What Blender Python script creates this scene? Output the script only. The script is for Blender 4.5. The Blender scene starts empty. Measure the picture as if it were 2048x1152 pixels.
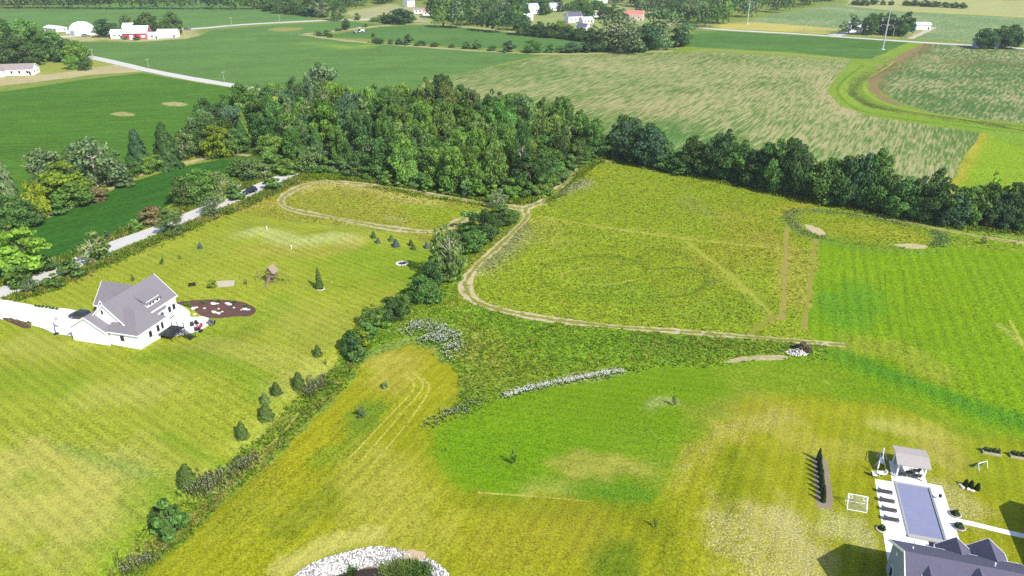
import bpy, bmesh, math, random
import numpy as np
from mathutils import Vector
from mathutils.geometry import delaunay_2d_cdt

SC = bpy.context.scene
COL = SC.collection
R = math.radians
rnd = random.Random(7)
nrg = np.random.default_rng(7)

# ------------------------------------------------------------------ camera, sky, sun, exposure
CAM_H, PITCH, FPX = 75.0, R(25.5), 1500.0          # drone 75 m up, 26 mm-equivalent lens
cam = bpy.data.cameras.new('Camera'); cam.sensor_width = 36.0; cam.lens = FPX / 2048 * 36.0
cam.clip_start = 1.0; cam.clip_end = 12000.0
camo = bpy.data.objects.new('Camera', cam); COL.objects.link(camo)
camo.location = (0, 0, CAM_H); camo.rotation_euler = (math.pi / 2 - PITCH, 0, 0)
SC.camera = camo
SUN_EL, SUN_AZ = R(42), R(-49)                      # azimuth measured from +X
w = bpy.data.worlds.new('World'); SC.world = w; w.use_nodes = True
nt = w.node_tree; nt.nodes.clear()
sky = nt.nodes.new('ShaderNodeTexSky'); sky.sky_type = 'NISHITA'; sky.sun_disc = False
sky.sun_elevation = SUN_EL; sky.sun_rotation = math.pi / 2 - SUN_AZ
bg = nt.nodes.new('ShaderNodeBackground'); bg.inputs[1].default_value = 0.14
wo = nt.nodes.new('ShaderNodeOutputWorld')
nt.links.new(sky.outputs[0], bg.inputs[0]); nt.links.new(bg.outputs[0], wo.inputs[0])
sun = bpy.data.lights.new('sun', 'SUN'); sun.energy = 4.6; sun.angle = R(0.53); sun.color = (1.0, 0.96, 0.89)
suno = bpy.data.objects.new('sun', sun); COL.objects.link(suno)
sd = Vector((math.cos(SUN_EL) * math.cos(SUN_AZ), math.cos(SUN_EL) * math.sin(SUN_AZ), math.sin(SUN_EL)))
suno.rotation_euler = sd.to_track_quat('Z', 'Y').to_euler(); suno.location = (60, -60, 150)
SC.view_settings.view_transform = 'Standard'; SC.view_settings.look = 'None'
SC.view_settings.exposure = 0.82; SC.view_settings.gamma = 1.0; SC.view_settings.use_curve_mapping = False
SC.render.engine = 'CYCLES'
SC.cycles.use_denoising = False; SC.cycles.max_bounces = 6; SC.cycles.diffuse_bounces = 3; SC.cycles.transmission_bounces = 4
SC.cycles.transparent_max_bounces = 6; SC.cycles.caustics_reflective = False; SC.cycles.caustics_refractive = False
KEXP = 2.05

# ------------------------------------------------------------------ terrain and survey helpers
cP, sP = math.cos(PITCH), math.sin(PITCH)
HOUSE_O = np.array([-74.64, 130.51]); HOUSE_A = R(-15)
POOL_O = np.array([57.8, 89.15]); POOL_A = R(-16.5)
def loc2w(o, a, u, v):
    return np.array([o[0] + u * math.cos(a) - v * math.sin(a), o[1] + u * math.sin(a) + v * math.cos(a)])
def flat(px, py, h=0.0):
    u = (px - 1024) / FPX; v = -(py - 576) / FPX
    dz = -sP + v * cP
    t = -(CAM_H - h) / dz
    return np.array([u * t, (cP + v * sP) * t])
def seg_dist(x, y, pts):
    x = np.asarray(x, float); y = np.asarray(y, float)
    d = np.full(x.shape, 1e9)
    for (ax, ay), (bx, by) in zip(pts[:-1], pts[1:]):
        vx, vy = bx - ax, by - ay; L2 = vx * vx + vy * vy + 1e-9
        t = np.clip(((x - ax) * vx + (y - ay) * vy) / L2, 0, 1)
        d = np.minimum(d, np.hypot(x - ax - t * vx, y - ay - t * vy))
    return d
PAT_C = loc2w(HOUSE_O, HOUSE_A, 8.5, 11.0)
POND_C = np.array([-18.0, 63.3]); POND_RX, POND_RY = 12.8, 12.8
SWALE = [flat(*p) for p in ((700, 700), (640, 760), (540, 860), (440, 960), (350, 1040), (260, 1120), (150, 1230))]
DITCH = [flat(*p) for p in ((1780, 128), (1712, 165), (1700, 185), (1735, 210), (1800, 226), (1900, 240), (2080, 262))]
BERM = [flat(*p) for p in ((515, 462), (560, 470), (600, 482), (660, 472), (705, 476))]
def T(x, y):
    x = np.asarray(x, float); y = np.asarray(y, float)
    z = 0.25 * np.sin(x * .031 + 1.3) * np.sin(y * .027 + .4) + 0.12 * np.sin(x * .09 + y * .05)
    far = np.clip((y - 600) / 500, 0, 1)
    z = z * (1 - far)
    # level ground under the pool lot and the white house
    for c, r0, r1 in ((POOL_O + np.array([2, -8]), 24, 40), (HOUSE_O + np.array([-6, 8]), 18, 34)):
        k = np.clip((np.hypot(x - c[0], y - c[1]) - r0) / (r1 - r0), 0, 1); z = z * k
    z = z - 1.9 * np.exp(-(((x - PAT_C[0]) ** 2 + (y - PAT_C[1]) ** 2) / (2 * 6.5 ** 2)))
    q = np.sqrt(((x - POND_C[0]) / POND_RX) ** 2 + ((y - POND_C[1]) / POND_RY) ** 2)
    z = z * np.clip((q - 1) / .5, 0, 1) + 0; k = np.clip((1.0 - q) / .36, 0, 1); z = z - 1.7 * (k * k * (3 - 2 * k))
    near = (y < 330)
    z = z - np.where(near, 0.8 * np.exp(-(seg_dist(x, y, SWALE) / 3.0) ** 2), 0)
    z = z + np.where(near, 1.1 * np.exp(-(seg_dist(x, y, BERM) / 4.0) ** 2), 0)
    z = z - np.where(y > 300, 1.1 * np.exp(-(seg_dist(x, y, DITCH) / 2.6) ** 2), 0)
    return z
def at(px, py):
    h = 0.0
    for _ in range(6):
        p = flat(px, py, h); h = float(T(p[0], p[1]))
    return Vector((p[0], p[1], h))
def depth(p):
    return p[1] * cP - (p[2] - CAM_H) * sP
def prow(x, y, z):
    dep = y * cP - (z - CAM_H) * sP; up = y * sP + (z - CAM_H) * cP
    return 576 - FPX * up / dep
def height_from(p, ty):
    lo, hi = 0.0, 60.0
    for _ in range(30):
        m = (lo + hi) / 2
        if prow(p[0], p[1], p[2] + m) > ty: lo = m
        else: hi = m
    return max(lo, .2)

# ------------------------------------------------------------------ materials
def lin(c):
    c = c / 255.0
    return c / 12.92 if c <= .04045 else ((c + .055) / 1.055) ** 2.4
def C(r, g, b, k=None):
    k = KEXP if k is None else k
    return (lin(r) / k, lin(g) / k, lin(b) / k)
class N:
    def __init__(s, name):
        s.m = bpy.data.materials.new(name); s.m.use_nodes = True
        s.t = s.m.node_tree; s.t.nodes.clear()
        s.out = s.n('ShaderNodeOutputMaterial')
    def n(s, typ, **kw):
        o = s.t.nodes.new(typ)
        for k, v in kw.items(): setattr(o, k, v)
        return o
    def set(s, node, i, v):
        if hasattr(v, 'node'): s.t.links.new(v, node.inputs[i])
        else: node.inputs[i].default_value = v
    def math(s, op, a, b=0.0, clamp=False):
        o = s.n('ShaderNodeMath', operation=op, use_clamp=clamp); s.set(o, 0, a); s.set(o, 1, b); return o.outputs[0]
    def mix(s, f, a, b, blend='MIX'):
        o = s.n('ShaderNodeMix', data_type='RGBA', blend_type=blend)
        s.set(o, 0, f)
        for i, v in ((6, a), (7, b)):
            s.set(o, i, v if hasattr(v, 'node') else (v[0], v[1], v[2], 1.0))
        return o.outputs[2]
    def noise(s, vec, scale, detail=3.0, rough=.55):
        o = s.n('ShaderNodeTexNoise'); s.set(o, 'Vector', vec); s.set(o, 'Scale', scale); s.set(o, 'Detail', detail); s.set(o, 'Roughness', rough)
        return o.outputs['Fac']
    def ramp(s, v, lo, hi):
        o = s.n('ShaderNodeMapRange'); s.set(o, 0, v); s.set(o, 1, lo); s.set(o, 2, hi); return o.outputs[0]
    def attr(s, name):
        o = s.n('ShaderNodeAttribute', attribute_name=name); return o
    def pos(s):
        return s.n('ShaderNodeNewGeometry').outputs['Position']
    def mapping(s, vec, rotz, scale):
        # rotate by rotz about Z, then scale
        a = s.n('ShaderNodeVectorRotate', rotation_type='Z_AXIS'); s.set(a, 0, vec); s.set(a, 'Angle', rotz)
        b = s.n('ShaderNodeVectorMath', operation='MULTIPLY'); s.set(b, 0, a.outputs[0]); b.inputs[1].default_value = scale
        return b.outputs[0]
    def bump(s, h, strength, dist):
        o = s.n('ShaderNodeBump'); s.set(o, 'Height', h); s.set(o, 'Strength', strength); s.set(o, 'Distance', dist); return o.outputs[0]
    def bsdf(s, col, rough=.9, normal=None, metal=0.0, spec=.2):
        o = s.n('ShaderNodeBsdfPrincipled')
        s.set(o, 'Base Color', col if hasattr(col, 'node') else (col[0], col[1], col[2], 1)); s.set(o, 'Roughness', rough); s.set(o, 'Metallic', metal)
        s.set(o, 'Specular IOR Level', spec)
        if normal is not None: s.set(o, 'Normal', normal)
        s.t.links.new(o.outputs[0], s.out.inputs[0]); return o
MATS = {}
def plain(name, col, rough=.7, metal=0.0, spec=.3, var=.10, scale=1.5, bump=0.0):
    if name in MATS: return MATS[name]
    n = N(name); p = n.n('ShaderNodeTexCoord').outputs['Object']
    f = n.noise(p, scale, 4.0); f2 = n.noise(p, scale * 6, 2.0)
    k = n.math('ADD', n.math('MULTIPLY', n.math('SUBTRACT', f, .5), var * 4), n.math('ADD', 1.0, n.math('MULTIPLY', n.math('SUBTRACT', f2, .5), var * 2)))
    cc = n.n('ShaderNodeVectorMath', operation='SCALE'); cc.inputs[0].default_value = col; n.set(cc, 'Scale', k)
    n.bsdf(cc.outputs[0], rough, n.bump(f2, bump, .05) if bump else None, metal, spec)
    MATS[name] = n.m; return n.m
def grass_mat(name, ang=0.0, period=2.4, amp=0.0, fine=1.0, grain=1.0):
    """grass whose own colour comes from the mesh's Col attribute; Mix = (dryness, flowers, tallness)"""
    n = N(name); P = n.pos()
    col = n.attr('Col').outputs['Color']; mx = n.n('ShaderNodeSeparateColor'); n.set(mx, 0, n.attr('Mix').outputs['Color'])
    dry, flo, tall = mx.outputs[0], mx.outputs[1], mx.outputs[2]
    n0 = n.noise(P, .045, 4.0, .6); n1 = n.noise(P, .3, 4.0, .6); n2 = n.noise(P, 1.1 * fine, 3.0, .7); n3 = n.noise(P, 3.0 * fine, 2.0, .75)
    s1 = n.math('ADD', .95 * grain, n.math('MULTIPLY', tall, .55))
    k = n.math('MULTIPLY', n.math('SUBTRACT', n0, .5), .35)
    k = n.math('ADD', k, n.math('MULTIPLY', n.math('SUBTRACT', n1, .5), .32))
    k = n.math('ADD', k, n.math('MULTIPLY', n.math('MULTIPLY', n.math('SUBTRACT', n2, .5), s1), 1.15))
    k = n.math('ADD', k, n.math('MULTIPLY', n.math('MULTIPLY', n.math('SUBTRACT', n3, .5), s1), 2.7))
    if amp:
        pm = n.mapping(P, -ang, (1.0, 1.0, 1.0)); sx = n.n('ShaderNodeSeparateXYZ'); n.set(sx, 0, pm)
        yy = n.math('ADD', sx.outputs[1], n.math('MULTIPLY', n.math('SUBTRACT', n1, .5), .9))
        wv = n.math('SINE', n.math('MULTIPLY', yy, 2 * math.pi / period))
        st = n.noise(n.mapping(P, -ang, (.05, 1.3, .2)), 1.0, 4.0, .65)
        k = n.math('ADD', k, n.math('MULTIPLY', wv, amp * .5))
        k = n.math('ADD', k, n.math('MULTIPLY', n.math('SUBTRACT', st, .5), amp * 2.6))
    k = n.math('MAXIMUM', n.math('ADD', k, 1.0), .12)
    sc = n.n('ShaderNodeVectorMath', operation='SCALE'); n.set(sc, 0, col); n.set(sc, 'Scale', k)
    c = sc.outputs[0]
    # dry straw patches
    dn = n.math('ADD', n.math('ADD', n.math('MULTIPLY', n1, .55), n.math('MULTIPLY', n2, .45)), n.math('SUBTRACT', n.math('MULTIPLY', n0, .6), .3))
    df = n.math('MULTIPLY', n.ramp(n.math('ADD', dn, n.math('MULTIPLY', dry, .45)), .60, .95), n.math('ADD', .1, n.math('MULTIPLY', dry, .75)), True)
    straw = n.n('ShaderNodeVectorMath', operation='SCALE'); straw.inputs[0].default_value = C(202, 194, 92); n.set(straw, 'Scale', n.math('ADD', .45, n.math('MULTIPLY', k, .55)))
    c = n.mix(df, c, straw.outputs[0])
    # pale flower heads or dead clippings
    fl = n.noise(P, 3.6, 2.0, .6)
    ff = n.ramp(n.math('ADD', n.math('ADD', n.math('MULTIPLY', fl, .7), n.math('MULTIPLY', n3, .3)), n.math('MULTIPLY', flo, .21)), .66, .74)
    ff = n.math('MULTIPLY', ff, n.math('MULTIPLY', flo, 3.0, True), True)
    c = n.mix(n.math('MULTIPLY', ff, .8), c, C(228, 220, 176))
    h = n.math('ADD', n.math('MULTIPLY', n2, 1.0), n.math('MULTIPLY', n3, .6))
    nb = n.bump(h, n.math('ADD', .15, n.math('MULTIPLY', tall, .25), True), .3)
    n.bsdf(c, .95, nb, spec=.05)
    MATS[name] = n.m; return n.m
def crop_mat(name, ang, streak=14.0, thin=1.1, grain=.5, big=.02):
    """row crop: Col = leaf colour, Mix.r = how much straw shows between the rows"""
    n = N(name); P = n.pos()
    col = n.attr('Col').outputs['Color']; mx = n.n('ShaderNodeSeparateColor'); n.set(mx, 0, n.attr('Mix').outputs['Color'])
    dry, soil = mx.outputs[0], mx.outputs[1]
    pr = n.mapping(P, -ang, (1.0, 1.0, 1.0))
    a = n.noise(n.mapping(P, -ang, (1 / streak, 1 / thin, 1)), 1.0, 3.0, .6)
    a2 = n.noise(n.mapping(P, -ang, (1 / (streak * 3), 1 / (thin * 4), 1)), 1.0, 3.0, .6)
    b = n.noise(P, big, 4.0, .6); g1 = n.noise(n.mapping(P, -ang, (.12, .35, .3)), 1.0, 3.0, .7); g2 = n.noise(P, .8, 2.0, .7)
    k = n.math('ADD', 1.0, n.math('MULTIPLY', n.math('SUBTRACT', b, .5), .5))
    k = n.math('ADD', k, n.math('MULTIPLY', n.math('SUBTRACT', a, .5), .55 * grain))
    k = n.math('ADD', k, n.math('MULTIPLY', n.math('SUBTRACT', a2, .5), .6 * grain))
    k = n.math('ADD', k, n.math('MULTIPLY', n.math('SUBTRACT', g1, .5), 1.0 * grain))
    k = n.math('MAXIMUM', n.math('ADD', k, n.math('MULTIPLY', n.math('SUBTRACT', g2, .5), 1.5 * grain)), .15)
    sc = n.n('ShaderNodeVectorMath', operation='SCALE'); n.set(sc, 0, col); n.set(sc, 'Scale', k)
    v = n.math('ADD', n.math('ADD', n.math('MULTIPLY', a, .68), n.math('MULTIPLY', a2, .17)), n.math('MULTIPLY', b, .35))
    f = n.math('MULTIPLY', n.ramp(n.math('ADD', v, n.math('MULTIPLY', dry, .24)), .70, .86), n.math('MULTIPLY', dry, 1.5, True), True)
    c = n.mix(n.math('MULTIPLY', f, .85), sc.outputs[0], C(204, 190, 138))
    f2 = n.math('MULTIPLY', soil, n.ramp(n.math('ADD', n.math('MULTIPLY', a, .6), n.math('MULTIPLY', g1, .4)), .35, .6), True)
    c = n.mix(f2, c, C(172, 118, 80))
    n.bsdf(c, .95, n.bump(n.math('ADD', g1, a), .5, .4), spec=.05)
    MATS[name] = n.m; return n.m
def gravel_mat(name, col, edge=None, var=.25):
    n = N(name); P = n.pos()
    c1 = n.noise(P, .5, 4.0); c2 = n.noise(P, 6.0, 3.0, .7)
    k = n.math('ADD', 1.0, n.math('ADD', n.math('MULTIPLY', n.math('SUBTRACT', c1, .5), var * 2), n.math('MULTIPLY', n.math('SUBTRACT', c2, .5), var * 1.6)))
    sc = n.n('ShaderNodeVectorMath', operation='SCALE'); sc.inputs[0].default_value = col; n.set(sc, 'Scale', k)
    c = sc.outputs[0]
    if edge is not None:      # vegetation creeping in: Mix.r
        mx = n.n('ShaderNodeSeparateColor'); n.set(mx, 0, n.attr('Mix').outputs['Color'])
        f = n.ramp(n.math('ADD', n.math('MULTIPLY', n.math('ADD', c1, n.noise(P, 1.4, 3.0, .7)), .5), n.math('MULTIPLY', mx.outputs[0], .5)), .55, .8)
        ed = n.n('ShaderNodeVectorMath', operation='SCALE'); ed.inputs[0].default_value = edge; n.set(ed, 'Scale', k)
        c = n.mix(f, c, ed.outputs[0])
    n.bsdf(c, .95, n.bump(c2, .4, .1), spec=.1)
    MATS[name] = n.m; return n.m
def leaf_mat(name='foliage'):
    n = N(name)
    oi = n.n('ShaderNodeObjectInfo'); lv = n.attr('Lv').outputs['Fac']
    v = n.math('MULTIPLY', lv, n.math('ADD', .82, n.math('MULTIPLY', oi.outputs['Random'], .36)))
    sc = n.n('ShaderNodeVectorMath', operation='SCALE'); n.set(sc, 0, oi.outputs['Color']); n.set(sc, 'Scale', v)
    hs = n.n('ShaderNodeHueSaturation'); n.set(hs, 'Hue', n.math('ADD', .490, n.math('MULTIPLY', n.math('FRACT', n.math('MULTIPLY', oi.outputs['Random'], 7.3)), .025))); n.set(hs, 'Color', sc.outputs[0])
    d = n.n('ShaderNodeBsdfDiffuse'); n.set(d, 0, hs.outputs[0])
    t = n.n('ShaderNodeBsdfTranslucent'); n.set(t, 0, n.mix(1.0, hs.outputs[0], (1.0, 1.15, .45), 'MULTIPLY'))
    mxs = n.n('ShaderNodeMixShader'); mxs.inputs[0].default_value = .38
    n.t.links.new(d.outputs[0], mxs.inputs[1]); n.t.links.new(t.outputs[0], mxs.inputs[2]); n.t.links.new(mxs.outputs[0], n.out.inputs[0])
    MATS[name] = n.m; return n.m
def attr_mat(name):
    n = N(name); c = n.attr('Col').outputs['Color']
    d = n.n('ShaderNodeBsdfDiffuse'); n.set(d, 0, c); t = n.n('ShaderNodeBsdfTranslucent'); n.set(t, 0, c)
    m = n.n('ShaderNodeMixShader'); m.inputs[0].default_value = .42
    n.t.links.new(d.outputs[0], m.inputs[1]); n.t.links.new(t.outputs[0], m.inputs[2]); n.t.links.new(m.outputs[0], n.out.inputs[0])
    MATS[name] = n.m; return n.m
LEAF = leaf_mat(); TUFT = attr_mat('tall_weeds')
BARK = plain('bark', (.12, .095, .07), .95, var=.2, scale=6)
PALEBARK = plain('pale_bark', (.32, .28, .22), .95, var=.2, scale=6)

# ------------------------------------------------------------------ object helpers
def tag(o, label=None, cat=None, group=None, kind=None):
    if label: o['label'] = label
    if cat: o['category'] = cat
    if group: o['group'] = group
    if kind: o['kind'] = kind
    return o
def empty(name, loc, rz=0.0, sc=(1, 1, 1)):
    o = bpy.data.objects.new(name, None); COL.objects.link(o)
    o.location = loc; o.rotation_euler = (0, 0, rz); o.scale = sc; o.empty_display_size = .2
    return o
def link(name, me, parent=None, loc=None, rz=0.0):
    o = bpy.data.objects.new(name, me); COL.objects.link(o)
    if parent is not None: o.parent = parent
    if loc is not None: o.location = loc
    o.rotation_euler = (0, 0, rz)
    return o
def npmesh(name, V, F, mat=None, smooth=False):
    """V (n,3) array, F (m,k) array with a fixed k"""
    V = np.asarray(V, np.float32); F = np.asarray(F, np.int32); k = F.shape[1]
    me = bpy.data.meshes.new(name)
    me.vertices.add(len(V)); me.vertices.foreach_set('co', V.ravel())
    me.loops.add(F.size); me.loops.foreach_set('vertex_index', F.ravel())
    me.polygons.add(len(F)); me.polygons.foreach_set('loop_start', np.arange(0, F.size, k, dtype=np.int32))
    me.update(calc_edges=True)
    if smooth: me.polygons.foreach_set('use_smooth', np.ones(len(F), bool))
    if mat is not None: me.materials.append(mat)
    me.validate()
    return me
def color_attr(me, name, arr, domain='POINT'):
    a = me.attributes.new(name, 'FLOAT_COLOR', domain)
    arr = np.asarray(arr, np.float32)
    if arr.shape[1] == 3: arr = np.hstack([arr, np.ones((len(arr), 1), np.float32)])
    a.data.foreach_set('color', arr.ravel())
def float_attr(me, name, arr, domain='FACE'):
    a = me.attributes.new(name, 'FLOAT', domain); a.data.foreach_set('value', np.asarray(arr, np.float32))
class MB:
    def __init__(s): s.v = []; s.f = []
    def add(s, vs, fs):
        b = len(s.v); s.v += [tuple(v) for v in vs]; s.f += [tuple(b + i for i in f) for f in fs]; return s
    def box(s, x0, x1, y0, y1, z0, z1):
        return s.add([(x0, y0, z0), (x1, y0, z0), (x1, y1, z0), (x0, y1, z0), (x0, y0, z1), (x1, y0, z1), (x1, y1, z1), (x0, y1, z1)],
                     [(3, 2, 1, 0), (4, 5, 6, 7), (0, 1, 5, 4), (1, 2, 6, 5), (2, 3, 7, 6), (3, 0, 4, 7)])
    def tube(s, a, b, r0, r1=None, n=6, cap=True):
        r1 = r0 if r1 is None else r1
        a = Vector(a); b = Vector(b); d = (b - a).normalized()
        e = d.orthogonal().normalized(); g = d.cross(e)
        vs = []
        for c, r in ((a, r0), (b, r1)):
            for i in range(n):
                t = 2 * math.pi * i / n; vs.append(c + e * (r * math.cos(t)) + g * (r * math.sin(t)))
        fs = [(i, (i + 1) % n, n + (i + 1) % n, n + i) for i in range(n)]
        if cap: fs += [tuple(range(n - 1, -1, -1)), tuple(range(n, 2 * n))]
        return s.add(vs, fs)
    def path(s, pts, r, n=6):
        for a, b in zip(pts[:-1], pts[1:]): s.tube(a, b, r, r, n)
        return s
    def prism(s, poly, y0, y1, axis='y'):
        """poly = [(a, z)] in CCW order, extruded along axis"""
        k = len(poly)
        if axis == 'y': vs = [(p[0], y0, p[1]) for p in poly] + [(p[0], y1, p[1]) for p in poly]
        elif axis == 'x': vs = [(y0, p[0], p[1]) for p in poly] + [(y1, p[0], p[1]) for p in poly]
        else: vs = [(p[0], p[1], y0) for p in poly] + [(p[0], p[1], y1) for p in poly]
        fs = [tuple(range(k - 1, -1, -1)), tuple(range(k, 2 * k))] + [(i, (i + 1) % k, k + (i + 1) % k, k + i) for i in range(k)]
        return s.add(vs, fs)
    def ring(s, c, r, t, n=16, axis=(0, 0, 1)):
        ax = Vector(axis).normalized(); e = ax.orthogonal().normalized(); g = ax.cross(e); c = Vector(c)
        pts = [c + e * (r * math.cos(2 * math.pi * i / n)) + g * (r * math.sin(2 * math.pi * i / n)) for i in range(n + 1)]
        return s.path(pts, t, 5)
    def build(s, name, mat, parent=None, smooth=False, loc=None, rz=0.0, bevel=0.0):
        me = bpy.data.meshes.new(name); me.from_pydata(s.v, [], s.f); me.materials.append(mat)
        bm = bmesh.new(); bm.from_mesh(me); bmesh.ops.recalc_face_normals(bm, faces=bm.faces)
        if bevel: bmesh.ops.bevel(bm, geom=bm.edges[:], offset=bevel, segments=2, affect='EDGES', profile=.5)
        bm.to_mesh(me); bm.free()
        if smooth: me.polygons.foreach_set('use_smooth', np.ones(len(me.polygons), bool))
        return link(name, me, parent, loc, rz)
def kids(o): return [c for c in COL.objects if c.parent == o]
def copy_tree(o, parent=None, cache={}):
    c = o.copy(); COL.objects.link(c); c.parent = parent
    if o.name not in cache: cache[o.name] = kids(o)
    for ch in cache[o.name]: copy_tree(ch, c)
    return c

# ------------------------------------------------------------------ the ground: one seamless surface cut into fields, lawns, roads and paths
def catmull(P, closed=False, step=2.0):
    P = [np.asarray(p, float) for p in P]; out = []
    n = len(P); rng = range(n if closed else n - 1)
    for i in rng:
        p0 = P[(i - 1) % n] if closed or i > 0 else 2 * P[0] - P[1]
        p1 = P[i]; p2 = P[(i + 1) % n]
        p3 = P[(i + 2) % n] if closed or i + 2 < n else 2 * P[-1] - P[-2]
        m = max(2, int(np.hypot(*(p2 - p1)) / step))
        for k in range(m):
            t = k / m
            out.append(.5 * ((2 * p1) + (-p0 + p2) * t + (2 * p0 - 5 * p1 + 4 * p2 - p3) * t * t + (-p0 + 3 * p1 - 3 * p2 + p3) * t ** 3))
    if not closed: out.append(P[-1])
    return np.array(out)
def straight(P, step):
    out = []
    for i in range(len(P)):
        a = np.asarray(P[i], float); b = np.asarray(P[(i + 1) % len(P)], float); L = np.hypot(*(b - a)); m = max(1, int(L / step))
        for k in range(m): out.append(a + (b - a) * k / m)
    return np.array(out)
def jitter(P, amp):
    if amp <= 0: return P
    q = P.copy(); ph = nrg.random(6) * 6.28
    s = np.cumsum(np.r_[0, np.hypot(*(np.diff(P, axis=0).T))])
    q[:, 0] += amp * (.6 * np.sin(s * .31 + ph[0]) + .4 * np.sin(s * .11 + ph[1])) + nrg.normal(0, amp * .5, len(P))
    q[:, 1] += amp * (.6 * np.sin(s * .27 + ph[2]) + .4 * np.sin(s * .13 + ph[3])) + nrg.normal(0, amp * .5, len(P))
    return q
def pip(x, y, P):
    ins = np.zeros(x.shape, bool); bx = (x >= P[:, 0].min()) & (x <= P[:, 0].max()) & (y >= P[:, 1].min()) & (y <= P[:, 1].max())
    if not bx.any(): return ins
    xs = x[bx]; ys = y[bx]; r = np.zeros(xs.shape, bool)
    for (ax, ay), (cx, cy) in zip(P, np.roll(P, -1, axis=0)):
        if ay == cy: continue
        c = ((ay > ys) != (cy > ys)) & (xs < (cx - ax) * (ys - ay) / (cy - ay) + ax)
        r ^= c
    ins[bx] = r; return ins
def g2(pts): return [flat(*p) if True else p for p in pts]
ZONES = []
def zone(name, label, pts, mat, col, mix=(0, 0, 0), jit=.25, smooth=False, step=2.0, world=False, extra=None):
    W = [np.asarray(p, float) for p in pts] if world else [np.asarray(at(*p))[:2] for p in pts]
    P = catmull(W, True, step) if smooth else straight(W, step)
    P = jitter(P, jit)
    ZONES.append(dict(name=name, label=label, P=P, mat=mat, col=np.array(col), mix=np.array(mix, float), extra=extra)); return ZONES[-1]
def ribbon(name, label, pts, width, mat, col, mix=(0, 0, 0), jit=.15, step=2.0, world=False, wobble=.12, centre_mix=None):
    W = [np.asarray(p, float) for p in pts] if world else [np.asarray(at(*p))[:2] for p in pts]
    c = catmull(W, False, step); d = np.gradient(c, axis=0); d /= np.hypot(d[:, 0], d[:, 1])[:, None] + 1e-9
    nn = np.c_[-d[:, 1], d[:, 0]]; s = np.cumsum(np.r_[0, np.hypot(*(np.diff(c, axis=0).T))])
    if not hasattr(width, '__len__'): width = [width, width]
    wv = np.interp(np.linspace(0, 1, len(c)), np.linspace(0, 1, len(width)), width)
    wd = wv / 2 * (1 + wobble * np.sin(s * .23 + 1.0) + nrg.normal(0, wobble * .5, len(c)))
    P = np.vstack([c + nn * wd[:, None], (c - nn * wd[:, None])[::-1]])
    ex = dict(line=c, half=float(np.mean(wv)) / 2, cm=centre_mix)
    ZONES.append(dict(name=name, label=label, P=P, mat=mat, col=np.array(col), mix=np.array(mix, float), extra=ex)); return ZONES[-1]
BLOBS = []
def blob(zones, pts, rad, col=None, s=1.0, mix=None, kind='line', soft=None):
    W = np.array([np.asarray(at(*p))[:2] for p in pts])
    BLOBS.append((zones if isinstance(zones, tuple) else (zones,), W, rad, None if col is None else np.array(col), s, mix, kind, soft))

MOW1 = grass_mat('mown_lawn_west', R(-37), 1.9, .16, 1.6)
MOW2 = grass_mat('mown_lawn_yellow', R(64), 2.2, .14, 1.6)
MOW3 = grass_mat('mown_lawn_green', R(-14), 2.2, .08, 1.5)
HAY = grass_mat('hay_meadow', R(70), 2.6, .16, 1.2)
ROUGH = grass_mat('rough_meadow', 0, 1, 0, 1.0, 1.1); ROUGH2 = grass_mat('flattened_grass', 0, 1, 0, 1.0, 1.0)
VERGE = grass_mat('verge_grass', 0, 1, 0, .8, 1.0)
SOY1 = crop_mat('soybean_far', R(12), 60, 4.5, .75)
SOY2 = crop_mat('soybean_near', R(12), 34, 2.2, .85)
SOY3 = crop_mat('soybean_strip', R(52), 24, 1.2, .8)
STRIPE = crop_mat('thin_stand_field', R(60), 11, 1.0, .7, .012)
STRIPE2 = crop_mat('thin_stand_field_east', R(54), 10, 1.4, .5, .015)
ROADM = gravel_mat('gravel_road', C(232, 228, 222), None, .12)
DIRT = gravel_mat('dirt_track', C(222, 205, 165), C(150, 152, 60), .22)
SOILM = gravel_mat('bare_soil', C(192, 164, 106), C(154, 158, 52), .25)
CONC = gravel_mat('concrete', (.62, .61, .585), None, .05)
MULCH = gravel_mat('mulch', C(112, 84, 76), None, .3)
SANDM = gravel_mat('sand', C(218, 205, 180), None, .15)
STRAW = crop_mat('cut_stubble', R(20), 20, 2.0, .5)

GY, GO = C(160, 160, 62), C(150, 158, 48)
# --- far country (first = lowest priority)
zone('pasture', 'pale mown pasture beyond the far road', [(690, 24), (780, 8), (860, 18), (860, 45), (760, 40), (715, 42)], VERGE, C(186, 186, 138), (.3, 0, 0), 1, step=20)
zone('village_green', 'grassy village plots among the far houses', [(1020, 24), (1060, 5), (1300, 0), (1340, 40), (1330, 75), (1180, 78), (1080, 66), (1030, 45)], VERGE, C(168, 178, 112), (.25, 0, 0), 1, step=20)
zone('crop_field', 'green soybean field between the far treeline and the farm road', [(-260, 34), (-100, 15), (120, 12), (300, 6), (420, 5), (520, 16), (645, 39), (560, 46), (370, 59), (200, 70), (90, 60), (-50, 62), (-260, 70)], SOY1, C(110, 148, 74), (0, 0, 0), 1.0, step=20)
zone('crop_field', 'wide soybean field south of the red barn', [(150, 84), (250, 85), (395, 74), (420, 60), (560, 49), (700, 43), (760, 50), (640, 66), (610, 69), (700, 83), (850, 95), (1000, 105), (1085, 110), (860, 160), (840, 190), (640, 250), (520, 190), (480, 172), (300, 138), (185, 114)], SOY1, C(106, 144, 68), (0, 0, 0), 1.0, step=15)
zone('crop_field', 'dark soybean field left of the woodlot', [(-160, 200), (0, 184), (160, 160), (285, 146), (480, 178), (560, 200), (520, 290), (330, 330), (120, 400), (0, 440), (-160, 470)], SOY2, C(88, 132, 38), (0, 0, 0), .4, step=8)
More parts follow.
